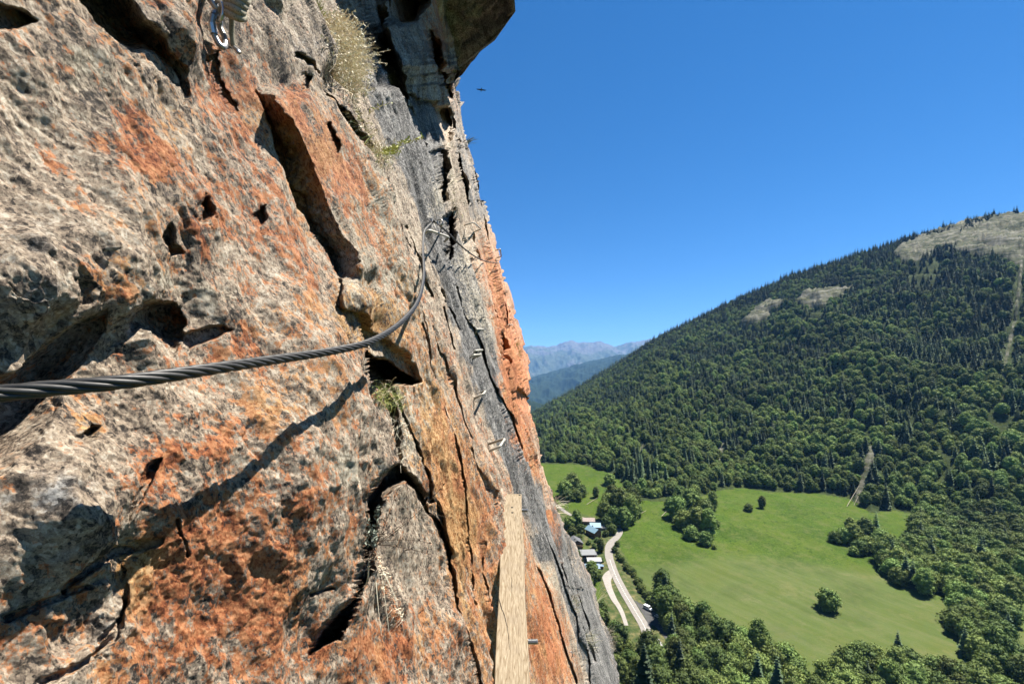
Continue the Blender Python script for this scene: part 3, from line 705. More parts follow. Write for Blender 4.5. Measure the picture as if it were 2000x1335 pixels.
def quads_np(c, n, size, up=None):
    k = len(c); n = n/np.linalg.norm(n, axis=1, keepdims=True)
    r = rng.normal(size=(k, 3)); a = np.cross(n, r); a /= np.linalg.norm(a, axis=1, keepdims=True); b = np.cross(n, a)
    s = size[:, None]; v = np.stack([c-a*s-b*s*.7, c+a*s-b*s*.6, c+a*s*.8+b*s*.8, c-a*s*.7+b*s*.6], 1)
    return v.reshape(-1, 3), np.arange(4*k).reshape(-1, 4)
def ico(c, r, squash=1.0):
    b = bmesh.new(); bmesh.ops.create_icosphere(b, subdivisions=1, radius=1); vs = np.array([v.co[:] for v in b.verts]); fs = np.array([[v.index for v in f.verts] for f in b.faces]); b.free()
    return vs*np.array([r, r, r*squash])+c, fs
def crown(seed, H=12., W=11., leaves=2600, lobes=26, base=.12, size=.30, columnar=False):
    global rng
    rng = np.random.default_rng(seed); vs = []; fs = []; nb = 0
    for i in range(lobes):
        a = i*2.399+rng.uniform(-.4,.4); hh = (i+.5)/lobes; env = math.sin(math.pi*min(1, (hh*.82+.16)))**.7
        rad = W/2*env*.68*rng.uniform(.75,1.1); zc = H*(base+(1-base)*hh*.9)
        c = np.array([math.cos(a)*rad, math.sin(a)*rad, zc]); lr = W*rng.uniform(.13,.23)*(1 if not columnar else .8)
        n = int(leaves/lobes); d = rng.normal(size=(n, 3)); d[:, 2] += .45; d /= np.linalg.norm(d, axis=1, keepdims=True)
        bump_ = 1+.18*rng.normal(size=(n, 1)); p = c + d*lr*bump_*np.array([1.05,1.05,.8])
        nn = d + rng.normal(size=(n, 3))*.55
        v, f = quads_np(p, nn, size*rng.uniform(.6,1.3,n)*(W/11)); vs.append(v); fs.append(f+nb); nb += len(v)
        iv, jf = ico(c, lr*.86, .78); iv = iv + rng.normal(size=iv.shape)*lr*.08; jf4 = np.concatenate([jf, jf[:, 2:3]], 1)
        vs.append(iv); fs.append(('t', jf+nb)); nb += len(iv)
    iv, jf = ico(np.array([0, 0, H*.52]), W*.34, H/W*.85); vs.append(iv); fs.append(('t', jf+nb))
    V_ = np.concatenate(vs); Q = [f for f in fs if not isinstance(f, tuple)]; T_ = [f[1] for f in fs if isinstance(f, tuple)]
    return V_, np.concatenate(Q), np.concatenate(T_)
def mesh_qt(name, V_, Q, T_, mat):
    me = bpy.data.meshes.new(name); nv = len(V_)
    me.vertices.add(nv); me.vertices.foreach_set('co', V_.astype(np.float32).ravel())
    li = np.concatenate([Q.ravel(), T_.ravel()]).astype(np.int32); me.loops.add(len(li)); me.loops.foreach_set('vertex_index', li)
    me.polygons.add(len(Q)+len(T_))
    st_ = np.concatenate([np.arange(len(Q))*4, len(Q)*4+np.arange(len(T_))*3]).astype(np.int32)
    me.polygons.foreach_set('loop_start', st_); me.polygons.foreach_set('loop_total', np.concatenate([np.full(len(Q), 4), np.full(len(T_), 3)]).astype(np.int32))
    me.update(calc_edges=True); me.materials.append(mat); return me
def spruce(seed, H=18., W=6., tiers=17, per=11, card=3):
    r_ = np.random.default_rng(seed); vs = []; q_ = []; tr = []; nb = 0
    for i in range(tiers):
        f = i/(tiers-1); z = H*(.07+.90*f); L_ = W/2*(1-f)**.85*r_.uniform(.85,1.1)+.18
        m = max(5, int(per*(1-f*.55)))
        for j in range(m):
            a = 2*math.pi*(j+r_.uniform(-.3,.3))/m + i*1.1; l = L_*r_.uniform(.72,1.15); ca, sa = math.cos(a), math.sin(a)
            dz = -l*r_.uniform(.22,.45); wv = l*.34+.12
            o = np.array([0,0,z]); tip = np.array([ca*l, sa*l, z+dz+.10*l]); mid = np.array([ca*l*.6, sa*l*.6, z+dz*.55])
            sd = np.array([-sa, ca, 0])
            vs += [o, mid+sd*wv-np.array([0,0,.25*wv]), tip, mid-sd*wv-np.array([0,0,.25*wv]), mid+np.array([0,0,.10*l])]
            tr += [(nb, nb+1, nb+4), (nb+1, nb+2, nb+4), (nb+2, nb+3, nb+4), (nb+3, nb, nb+4)]; nb += 5
            for k2 in range(card):
                g = r_.uniform(.35,.95); p = o*(1-g)+tip*g + np.array([0,0,.02]); s2 = wv*.55*r_.uniform(.6,1.2); dd = r_.uniform(-1,1)
                vs += [p, p+sd*s2*dd+np.array([ca,sa,0])*s2*.5, p+sd*s2*dd*.6-np.array([0,0,s2*.9])]
                tr.append((nb, nb+1, nb+2)); nb += 3
    vs += [np.array([.12,0,H*.93]), np.array([-.12,.1,H*.93]), np.array([0,0,H*1.03])]; tr.append((nb, nb+1, nb+2)); nb += 3
    return np.array(vs), np.zeros((0,4), int), np.array(tr)
def trunk_mesh(name, H, r, seed, limbs=5):
    random.seed(seed); mb = MB(); mb.tube([(0,0,-.8),(r*.2,0,H*.3),(0,r*.3,H*.65),(0,0,H*.92)], [r*1.25, r*.9, r*.55, r*.12], 8)
    for i in range(limbs):
        z = H*random.uniform(.25,.6); a = i*2.4; l = H*random.uniform(.18,.3)
        mb.tube([(0,0,z),(math.cos(a)*l*.5, math.sin(a)*l*.5, z+l*.35),(math.cos(a)*l, math.sin(a)*l, z+l*.85)], [r*.42, r*.28, r*.08], 5)
    return mb.mesh(name, M['bark'])
broad = [mesh_qt('broad_crown', *crown(100+i, *p), M['leaf']) for i, p in enumerate([(11,11,2600,26),(13,10,2600,28),(9,11.5,2400,24,.05),(14,8.5,2400,28,.1),(7,8,1900,18,.02)])]
broad_tr = [trunk_mesh('broad_trunk', h_, .28, 5+i) for i, h_ in enumerate((8,10,6,11,4))]
spr = [mesh_qt('spruce_crown', *spruce(200+i, *p), M['needle']) for i, p in enumerate([(18,7.4,16,12),(20,8.2,18,13),(14.5,6.4,14,11)])]
spr_tr = [trunk_mesh('spruce_trunk', h_, .24, 50+i, 0) for i, h_ in enumerate((17,20,14))]
big_spruce = mesh_qt('big_spruce_crown', *spruce(301, 24, 10, 34, 19, 7), M['needle'])

def plant_tree(kind, v, p, s, label, group, parts=True, name=None, rz=None):
    cr_, tr_ = (broad[v], broad_tr[v]) if kind == 'b' else (spr[v], spr_tr[v])
    name = name or ('broadleaf_tree' if kind == 'b' else 'spruce_tree')
    rz = random.uniform(0, 6.28) if rz is None else rz
    if parts:
        r_ = thing(name, label, 'tree', p, (0, 0, rz), group); r_.scale = (s, s, s*random.uniform(.9,1.12))
        link('trunk', tr_, r_); link('crown', cr_, r_)
    else:
        r_ = link(name, cr_, None, label, 'tree', group, loc=p); r_.rotation_euler = (0, 0, rz); r_.scale = (s, s, s*random.uniform(.9,1.15))
    return r_
# hand placed trees of the valley floor
random.seed(3)
def sized(px, py, wpx, v):
    g = gpt(px, py); W_ = wpx/F*g.y; return g, W_/(11,10,11.5,8.5,8)[v]
hand = []
def hb(px, py, w_, v, label, group=None, name=None):
    g, s = sized(px, py, w_, v); hand.append((px, py)); return plant_tree('b', v, g - Vector((0,0,.3)), s, label, group, True, name)
hb(1617,1188,45,4,'lone round bushy tree standing in the middle of the mown meadow')
hb(1488,992,15,3,'slim upright tree at the top of the meadow')
hb(1462,998,19,4,'small round bush left of the slim tree in the upper meadow', name='meadow_bush')
hb(1395,1070,11,4,'tiny bush just below the oblong copse in the meadow', name='meadow_bush')
hb(1190,946,27,4,'round bush between the two small far clearings', name='meadow_bush')
hb(1164,971,14,3,'slender tree alone in the small far clearing')
G1 = 'trees of the oblong copse that juts into the meadow'
for px, py, w_, v in ((1322,1012,42,0),(1348,1006,44,1),(1376,1016,38,0),(1336,1030,40,2),(1362,1038,42,1),(1384,1046,34,3),(1350,1050,34,2),(1378,1062,30,4),(1392,996,22,3),(1310,996,26,4),(1398,1030,18,4)):
    hb(px, py, w_, v, 'broadleaf tree packed in the oblong copse that juts into the meadow', G1)
G2 = 'trees of the small copse in the far clearing'
for px, py, w_, v in ((1103,970,30,0),(1118,962,34,1),(1134,968,26,0),(1126,976,26,2),(1108,978,26,4),(1100,958,24,2)):
    hb(px, py, w_, v, 'broadleaf tree of the small copse in the far left clearing', G2)
G3 = 'trees of the copse beside the upper bend of the road'
for px, py, w_, v in ((1190,1000,38,0),(1210,1010,42,1),(1228,1006,40,0),(1200,1024,38,2),(1218,1030,34,1),(1232,1022,30,3),(1180,1015,30,1),(1242,1008,30,4),(1186,1030,26,4),(1196,985,34,1),(1220,990,36,2),(1236,988,34,0)):
    hb(px, py, w_, v, 'broadleaf tree of the dense copse beside the upper bend of the road', G3)
G4 = 'bushes and trees growing between the village houses'
for px, py, w_, v in ((1112,1030,26,0),(1126,1026,24,1),(1135,1038,20,4),(1118,1042,20,2),(1132,1053,14,4),(1173,1078,16,3),(1196,1042,18,0),(1200,1078,14,4),(1150,1062,12,4),(1160,1070,12,4),(1166,1058,12,4),(1175,1098,10,4),(1152,1124,12,4),(1163,1122,9,4),(1142,1128,12,4),(1130,1082,10,4),(1183,1046,14,4),(1206,1066,12,4)):
    hb(px, py, w_, v, 'bushy green tree growing among the village houses', G4)
G5 = 'bushes of the hedge between the road and the meadow'
for i in range(26):
    f = i/25; px = 1207+f*72+random.uniform(-3,3); py = 1085+f*100+random.uniform(-4,4)
    hb(px, py, random.uniform(9,15)+f*5, 4, 'bush of the hedgerow between the pale road and the big meadow', G5, 'hedge_bush')
G6 = 'trees of the clump pointing into the meadow on the right'
for px, py, w_, v in ((1632,1058,28,2),(1650,1060,30,0),(1666,1062,32,1),(1680,1082,30,0),(1668,1084,22,4),(1696,1078,34,0),(1715,1080,36,2),(1736,1092,38,1),(1660,1040,20,3),(1690,1056,34,1),(1720,1068,36,0)):
    hb(px, py, w_, v, 'broadleaf tree of the clump that points into the meadow on the right', G6)
g = gpt(1711,1050); plant_tree('s', 0, g, 1.35*g.y/420*1.2, 'dark broad spruce rising above the clump right of the meadow', None)

ORD = ['first','second','third','fourth','fifth','sixth','seventh','eighth','ninth','tenth','eleventh','twelfth']+[str(i)+'th' for i in range(13, 60)]
ORD[20-0] = '21st'; ORD[21] = '22nd'; ORD[22] = '23rd'
def relabel(group, fmt, key):
    L_ = sorted([o for o in bpy.data.objects if o.get('group') == group and o.get('category')], key=key)
    for i, o in enumerate(L_): o['label'] = fmt % ORD[i]
bx_ = lambda o: o.location.x/o.location.y
relabel(G1, '%s tree from the left in the oblong copse that juts into the meadow', bx_)
relabel(G2, '%s tree from the left in the small copse of the far left clearing', bx_)
relabel(G3, '%s tree from the left in the copse beside the upper bend of the road', bx_)
relabel(G4, '%s bushy tree from the left among the village houses', bx_)
relabel(G5, '%s bush from the village end of the hedge between road and meadow', lambda o: -o.location.y)
relabel(G6, '%s tree from the left in the clump pointing into the meadow on the right', bx_)
# scattered woods by regions
WOOD = [[(1275,1195),(1290,1160),(1318,1168),(1345,1190),(1380,1225),(1430,1240),(1480,1262),(1520,1290),(1565,1340),(1620,1330),(1690,1300),(1750,1290),(1800,1305),(1850,1340),(1900,1320),(1880,1270),(1850,1235),(1870,1185),(1850,1160),(1800,1165),(1745,1140),(1722,1105),(1735,1075),(1780,1060),(1790,1010),(1850,1000),(2120,1040),(2120,1520),(1250,1520),(1250,1340),(1262,1290),(1300,1290),(1315,1250),(1290,1215)]]
CLEAR = [[(1972,1240),(1982,1175),(2010,1145),(2140,1145),(2140,1340),(2040,1350),(1985,1310)], [(1700,985),(1765,1000),(1760,1050),(1725,1060),(1720,1035),(1690,1010)]]
pts = []
sp = 6.6
for gx in np.arange(-40, 560, sp):
    for gy in np.arange(118, 430, sp):
        x = gx+random.uniform(-.42,.42)*sp; y = gy+random.uniform(-.42,.42)*sp; pts.append((x, y))
pts = np.array(pts); uw = pts[:, 0]/pts[:, 1]; gz = ground(uw, pts[:, 1]); bx = CX+uw*F; by = HY-gz/pts[:, 1]*F
ins = np.zeros(len(pts), bool)
for p_ in WOOD: ins |= poly_sd(bx, by, p_) > 0
for p_ in CLEAR: ins &= poly_sd(bx, by, p_) < 0
# slope below the cliff, left of the road
SLOPE = [(1120,1090),(1166,1124),(1182,1150),(1200,1195),(1222,1236),(1248,1280),(1262,1320),(1262,1700),(900,1700),(900,1100)]
sl_in = (poly_sd(bx, by, SLOPE) > 0) & ~ins & (line_d(bx, by-16, side_pts) > 19)
floor_i = np.where(ins)[0]; slope_i = np.where(sl_in)[0]
# hillside forest
hp = []
sp = 7.3
for gy in np.arange(330, 1640, sp):
    n = int(1.30*gy/sp)
    xs = (np.arange(n)+rng.uniform(-.42,.42,n))*sp - .02*gy; ys = gy+rng.uniform(-.42,.42,n)*sp
    hp.append(np.stack([xs, ys], 1))
hp = np.concatenate(hp); hu = hp[:, 0]/hp[:, 1]; hz = ground(hu, hp[:, 1]); hx = CX+hu*F; hy = HY-hz/hp[:, 1]*F
yf = base_Y(interp(hx, FOOT)); yr = interp(hx, RY)
ok = (hp[:, 1] > yf+3) & (hp[:, 1] < yr+50) & (hx < 2090)
wn = 7*fbm(hp[:, 0]/25, hp[:, 1]/25, hp[:, 0]*0, 3, .6, 31)
for p_ in BARE: ok &= poly_sd(hx+wn, hy+wn*.7, p_) < 2
ok &= line_d(hx, hy, PATH) > 4
gr = np.zeros(len(hp), bool)
for p_ in GRASSY: gr |= poly_sd(hx+wn, hy, p_) > 0
ok &= ~(gr & (rng.random(len(hp)) < .8))
for p_ in CLEAR: ok &= poly_sd(hx, hy, p_) < 0
hill_i = np.where(ok)[0]
con = fbm(hp[:, 0]/90, hp[:, 1]/90, hp[:, 0]*0, 3, .5, 71)
s_h = (hp[:, 1]-yf)/(yr-yf)
pcon = np.clip(.26 + 1.2*con + .30*s_h + .45*(s_h > .93) + .25*sstep(1500, 1800, hx)*(s_h > .3) - .35*(hp[:, 1]-yf < 25), .05, .95)
# dark conifers on the skyline of the bare summit
allt = []
for i in floor_i:
    allt.append(('s' if random.random() < .06 else 'b', pts[i, 0], pts[i, 1], gz[i], random.uniform(.85,1.25), 'floor'))
for i in slope_i:
    allt.append(('b', pts[i, 0], pts[i, 1], gz[i], random.uniform(.5,.95), 'slope'))
for i in hill_i:
    kd = 's' if random.random() < pcon[i] else 'b'
    allt.append((kd, hp[i, 0], hp[i, 1], hz[i], random.uniform(.50,1.08)*(1.15 if random.random() < .15 else 1) if kd == 'b' else random.uniform(.6,1.2)*(1+.12*(s_h[i] > .9)), 'hill'))
for (px, py, Yk) in [(x_, interp(x_, RIDGE)+2, None) for x_ in np.arange(1752, 1868, 3.2)] + [(x_, interp(x_, RIDGE)+4, None) for x_ in np.arange(1884, 1958, 2.0)] + [(x_, interp(x_, RIDGE)+9, None) for x_ in np.arange(1886, 1950, 2.5)] + [(x_, interp(x_, RIDGE)+8, None) for x_ in np.arange(1752, 1866, 3.0)] + [(x_, 458+ (x_-1880)*.28, None) for x_ in np.arange(1878, 1922, 4)]:
    u_ = (px-CX)/F; Y_ = float(interp(px, RY)) - random.uniform(0, 25) - (25 if py > 450 and px > 1870 else 0)
    allt.append(('s', u_*Y_, Y_, float(ground(np.array([u_]), np.array([Y_]))[0]), random.uniform(.7,1.25), 'hill'))
LBL = {('b','floor'):('broadleaf tree in the dense wood along the near edge of the meadow','trees of the wood around the near meadow edge'),
       ('s','floor'):('dark spruce among the broadleaf trees of the valley floor wood','spruces in the valley floor wood'),
       ('b','slope'):('leafy tree on the steep wooded bank right below the cliff','trees on the bank below the cliff'),
       ('b','hill'):('broadleaf tree in the mixed forest on the big hillside','broadleaf trees of the hillside forest'),
       ('s','hill'):('dark conifer in the mixed forest on the big hillside','conifers of the hillside forest')}
def vis(tq):
    px = CX+tq[1]/tq[2]*F; py = HY-(tq[3]+6)/tq[2]*F
    return px < 2010 and py < 1345 and px > float(interp(py, SIL))+2
vist = [a for a in allt if vis(a)]; rest = [a for a in allt if not vis(a)]
far_pts = {'b': [], 's': []}
hand_b = 110
for kd, cap in (('b', 300-hand_b), ('s', 298)):
    L_ = sorted([a for a in vist if a[0] == kd], key=lambda a: -a[4]/a[2])
    for n_, a in enumerate(L_):
        if n_ < cap:
            lb, gp = LBL[(kd, a[5])]
            v = random.choice((0,1,0,2,3)) if kd == 'b' else random.choice((0,1,2))
            plant_tree(kd, v, (a[1], a[2], a[3]-.4), a[4], lb, gp, n_ < 160)
        else: far_pts[kd].append(a)
for a in rest:
    if random.random() < .8 or a[5] != 'hill': far_pts[a[0]].append(a)
proto = {'b': [broad[0], broad[1], broad[2]], 's': spr}
def instance_wood(name, P_, meshes, label):
    n = len(P_); me = bpy.data.meshes.new(name); me.vertices.add(n)
    me.vertices.foreach_set('co', np.array([(a[1], a[2], a[3]-.4) for a in P_], np.float32).ravel())
    sc = np.array([a[4] for a in P_]); fattr(me, 'tree_scale', sc); fattr(me, 'turn', rng.uniform(0, 6.28, n))
    ia = me.attributes.new('pick', 'INT', 'POINT'); ia.data.foreach_set('value', rng.integers(0, len(meshes), n).astype(np.int32))
    o = link(name, me, kind='stuff', label=label)
    ng = bpy.data.node_groups.new(name, 'GeometryNodeTree')
    ng.interface.new_socket('Geometry', in_out='INPUT', socket_type='NodeSocketGeometry'); ng.interface.new_socket('Geometry', in_out='OUTPUT', socket_type='NodeSocketGeometry')
    gi = ng.nodes.new('NodeGroupInput'); go = ng.nodes.new('NodeGroupOutput')
    gti = ng.nodes.new('GeometryNodeGeometryToInstance')
    iop = ng.nodes.new('GeometryNodeInstanceOnPoints'); iop.inputs['Pick Instance'].default_value = True
    ptsn = ng.nodes.new('GeometryNodeMeshToPoints'); ng.links.new(gi.outputs[0], ptsn.inputs[0]); ng.links.new(ptsn.outputs[0], iop.inputs['Points'])
    g2i = ng.nodes.new('GeometryNodeJoinGeometry')
    for m_ in reversed(meshes):
        po = bpy.data.objects.new('tree_source', m_)
        oi = ng.nodes.new('GeometryNodeObjectInfo'); oi.inputs['Object'].default_value = po; oi.inputs['As Instance'].default_value = True
        ng.links.new(oi.outputs['Geometry'], g2i.inputs[0])
    ng.links.new(g2i.outputs[0], iop.inputs['Instance'])
    def na(nm, dt):
        x = ng.nodes.new('GeometryNodeInputNamedAttribute'); x.data_type = dt; x.inputs[0].default_value = nm; return x.outputs[0]
    ng.links.new(na('pick', 'INT'), iop.inputs['Instance Index'])
    cx = ng.nodes.new('ShaderNodeCombineXYZ'); ng.links.new(na('turn', 'FLOAT'), cx.inputs[2]); ng.links.new(cx.outputs[0], iop.inputs['Rotation'])
    ng.links.new(na('tree_scale', 'FLOAT'), iop.inputs['Scale'])
    ng.links.new(iop.outputs[0], go.inputs[0])
    md = o.modifiers.new('wood', 'NODES'); md.node_group = ng
instance_wood('broadleaf_forest', far_pts['b'], proto['b'], 'mixed green forest covering the big hillside')
instance_wood('conifer_forest', far_pts['s'], proto['s'], 'dark conifers scattered through the hillside forest')
relabel('spruces in the valley floor wood', '%s dark spruce from the left in the wood around the near meadow', bx_)
print('trees', len(allt), len(vist), {k_: len(v_) for k_, v_ in far_pts.items()})
# the tall spruce in front, below the cliff
relabel('trees on the bank below the cliff', '%s leafy tree from the left on the steep bank below the cliff', bx_)
r_ = thing('spruce_tree', 'tall dark spruce nearest to the viewer at the foot of the cliff', 'tree', tuple(px2(1258, 1560, 100)), (0,0,.5))
top = px2(1258, 1236, 100); r_.location = (top.x, top.y, top.z-25); link('crown', big_spruce, r_); link('trunk', spr_tr[1], r_)
# ------------------------------------------------------------------ village
M['roof_blue'] = simple('pale_blue_metal_roof', (.20,.31,.39), .55, 0, .10, .8)
M['roof_blue2'] = simple('blue_metal_roof', (.13,.22,.32), .55, 0, .12, .8)
M['roof_grey'] = simple('grey_sheet_roof', (.21,.215,.215), .7, 0, .12, .8)
M['roof_dark'] = simple('dark_slate_roof', (.115,.115,.12), .8, 0, .2, 1.5)
M['roof_pale'] = simple('pale_sheet_roof', (.40,.39,.37), .7, 0, .1, .8)
M['roof_pink'] = simple('faded_tile_roof', (.36,.28,.25), .85, 0, .25, 1.2)
M['render_wall'] = simple('white_render', (.50,.48,.44), .9, 0, .08, 1)
M['timber'] = simple('brown_timber', (.20,.10,.055), .85, 0, .3, 2)
M['tan_timber'] = simple('tan_timber', (.34,.23,.12), .85, 0, .2, 2)
M['glass'] = simple('dark_window_glass', (.03,.035,.04), .12, 0, .1, 2, 0, .6)
M['white_paint'] = simple('white_car_paint', (.80,.80,.80), .3, 0, .03, 2, 0, .5)
M['tyre'] = simple('tyre_rubber', (.02,.02,.02), .9)
def cc(x, y): return (1090+x/11.12, 1010+y/11.12)
def house(label, p, rot, L, W, hw, hr, roof, wall_, upper=None, wins=3, balcony=False, chimney=True, name='chalet', gable_dark=False, cat='house', over=.7):
    r_ = thing(name, label, cat, tuple(p+Vector((0,0,-.2))), (0, 0, R(rot)), None)
    mb = MB(); mb.box(-L/2, L/2, -W/2, W/2, -2.5, hw*.55)
    if not upper: mb.box(-L/2, L/2, -W/2, W/2, hw*.55, hw)
    mb.obj('wall', M[wall_], r_)
    up = upper or wall_
    mb = MB()
    if upper: mb.box(-L/2-.05, L/2+.05, -W/2-.05, W/2+.05, hw*.55, hw)
    zt = hw+hr*(1-.02)
    mb.add([(-L/2,-W/2,hw),(-L/2,W/2,hw),(-L/2,0,zt),(L/2,-W/2,hw),(L/2,W/2,hw),(L/2,0,zt)], [(0,2,1),(3,4,5),(0,3,5,2),(1,2,5,4)])
    mb.obj('gable_wall', M[up], r_)
    rf = None
    for s in (-1, 1):
        mb = MB(); e = W/2+over; ze = hw - hr*(over)/(W/2)
        vs = [(-L/2-over, 0, hw+hr+.02), (L/2+over, 0, hw+hr+.02), (L/2+over, s*e, ze), (-L/2-over, s*e, ze)]
        vs += [(x, y, z+.18) for x, y, z in vs]
        mb.add(vs, [(0,1,2,3),(4,7,6,5),(0,4,5,1),(1,5,6,2),(2,6,7,3),(3,7,4,0)])
        rf = mb.obj('roof', M[roof], r_)
    if chimney:
        MB().box(-L*.22, -L*.22+.7, .6, 1.3, hw+hr*.4, hw+hr+.9).obj('chimney', M['render_wall'], rf)
    def win(x, y, z, w_, h_, ax):
        mb = MB(); d = .07
        if ax == 'y': mb.box(x-w_/2, x+w_/2, y-d, y+d, z, z+h_); fr = mb.obj('window', M['tan_timber'], r_); MB().box(x-w_/2+.1, x+w_/2-.1, y-d-.02, y+d+.02, z+.1, z+h_-.1).obj('pane', M['glass'], fr)
        else: mb.box(x-d, x+d, y-w_/2, y+w_/2, z, z+h_); fr = mb.obj('window', M['tan_timber'], r_); MB().box(x-d-.02, x+d+.02, y-w_/2+.1, y+w_/2-.1, z+.1, z+h_-.1).obj('pane', M['glass'], fr)
    for i in range(wins):
        x = -L/2 + L*(i+.5)/wins
        win(x, -W/2, hw*.16, 1.1, 1.1, 'y'); 
        if hw > 4: win(x, -W/2-.06, hw*.66, 1.1, 1.0, 'y')
    for s in (-1, 1):
        for yy in (-W*.22, W*.22): win(s*L/2, yy, hw*.18, 1.0, 1.2, 'x')
        win(s*(L/2+.03), 0, hw+.3, 1.2, .9, 'x')
    if balcony:
        b_ = MB().box(-L/2-1.3, -L/2, -W/2, W/2, hw*.52, hw*.58).obj('balcony', M['tan_timber'], r_)
        for i in range(9):
            y = -W/2 + W*i/8; MB().box(-L/2-1.3, -L/2-1.2, y-.06, y+.06, hw*.58, hw*.58+.85).obj('baluster', M['tan_timber'], b_)
        MB().box(-L/2-1.34, -L/2-1.16, -W/2, W/2, hw*.58+.85, hw*.58+.97).obj('handrail', M['tan_timber'], b_)
    return r_
g = gpt(*cc(790,420)); house('L shaped chalet with a pale blue roof, its front wing with a dark gable', g+Vector((-.3,3,0)), -62, 11, 6.5, 4.6, 2.2, 'roof_blue', 'timber', wins=2)
g = gpt(*cc(800,340)); house('rear wing with a pale blue roof behind the dark gabled wing', g+Vector((1.5,7,0)), -6, 7.5, 8.5, 4.4, 1.9, 'roof_blue', 'timber', wins=2, chimney=False)
g = gpt(*cc(725,250)); house('farmhouse with a faded pink tiled roof behind the blue roofed chalet', g+Vector((-.5,12,0)), -4, 9.5, 6, 4.0, 1.7, 'roof_pink', 'tan_timber', wins=3, chimney=False)
g = gpt(*cc(985,330)); house('small outbuilding with a pale beige roof beside the copse', g+Vector((0,8,0)), -3, 7.5, 5, 2.8, 1.2, 'roof_pale', 'render_wall', wins=2, name='outbuilding')
g = gpt(*cc(400,690)); house('brown timber chalet with dark slate roof and tan balcony facing the road', g+Vector((0,5,0)), 97, 9.5, 8.5, 4.6, 2.2, 'roof_dark', 'timber', 'timber', wins=2, balcony=True)
g = gpt(*cc(625,985)); house('tall chalet with a plain grey sheet roof and white lower wall', g+Vector((.3,5,0)), 4, 10, 7.5, 5.6, 1.6, 'roof_grey', 'render_wall', 'timber', wins=3, chimney=False, over=1.0)
g = gpt(*cc(800,1030)); house('small grey gabled house squeezed behind the white roofed one', g+Vector((0,9,0)), 88, 6, 5, 4.2, 1.9, 'roof_dark', 'render_wall', wins=1, chimney=False)
g = gpt(*cc(800,1080)); house('low house with an almost white sheet roof between grey and blue roofs', g+Vector((0,4,0)), 0, 8.6, 5.5, 3.8, 1.0, 'roof_pale', 'render_wall', wins=2, chimney=False)
g = gpt(*cc(750,1215)); house('long white walled house with a deep blue metal roof nearest the road fork', g+Vector((0,2.5,0)), 0, 9.0, 6.0, 3.8, 1.5, 'roof_blue2', 'render_wall', wins=3, over=.5)
g = gpt(*cc(940,1140)); house('little annex with a flat blue roof at the end of the long blue roofed house', g+Vector((.2,2,0)), -5, 2.8, 2.8, 2.2, .5, 'roof_blue2', 'timber', wins=1, chimney=False, name='annex', over=.3)
g = gpt(1288.5, 1278); 
house('little shed with a steep white roof half hidden among trees below the layby', g+Vector((0,3,1.0)), 60, 4.2, 3.2, 2.0, 1.8, 'roof_pale', 'render_wall', wins=1, chimney=False, name='shed', cat='shed', over=.4)

def vehicle(name, label, p, rot, L, W, Hh, van=True):
    r_ = thing(name, label, 'van' if van else 'car', tuple(p), (0, 0, R(rot)))
    prof = [(-L/2,.35),(-L/2,Hh*.55),(-L/2+.05,Hh*.95),(-L/2+.35,Hh),(L*.16,Hh),(L*.30,Hh*.62),(L*.46,Hh*.50),(L/2,Hh*.40),(L/2,.35)] if van else \
           [(-L/2,.35),(-L/2,Hh*.6),(-L*.42,Hh*.66),(-L*.28,Hh),(L*.05,Hh),(L*.2,Hh*.66),(L*.46,Hh*.55),(L/2,.4),(L/2,.3)]
    n = len(prof); vs = [(x, -W/2, z) for x, z in prof] + [(x, W/2, z) for x, z in prof]
    MB().add(vs, [tuple(range(n))[::-1], tuple(range(n, 2*n))] + [(i, (i+1) % n, (i+1) % n+n, i+n) for i in range(n)]).obj('body', M['white_paint'], r_)
    MB().add([(L*.175,-W/2*.88,Hh*.96),(L*.175,W/2*.88,Hh*.96),(L*.30,W/2*.88,Hh*.66),(L*.30,-W/2*.88,Hh*.66)], [(0,3,2,1)]).obj('windscreen', M['glass'], r_).location = (.03,0,.03)
    for s in (-1, 1):
        MB().box(-L*.38, -L*.02, s*(W/2)-.015, s*(W/2)+.015, Hh*.60, Hh*.86).obj('side_window', M['glass'], r_)
        MB().box(L*.02, L*.17, s*(W/2)-.015, s*(W/2)+.015, Hh*.60, Hh*.88).obj('side_window', M['glass'], r_)
        for x in (-L*.31, L*.31):
            mb = MB(); mb.tube([(x, s*(W/2-.2), .33), (x, s*(W/2+.02), .33)], .33, 14); w_ = mb.obj('wheel', M['tyre'], r_)
            mb = MB(); mb.tube([(x, s*(W/2+.021), .33), (x, s*(W/2+.035), .33)], .19, 10); mb.obj('rim', M['steel'], w_)
    return r_
g = gpt(1265.5,1189.5); vehicle('parked_van', 'white van parked in the grey layby beside the road', g+Vector((0,0,.12)), -52, 5.2, 2.0, 2.1)
g = gpt(1285.5,1205.5); vehicle('parked_car', 'small white car half under the trees at the far end of the layby', g+Vector((0,0,.12)), -48, 3.6, 1.7, 1.4, False)
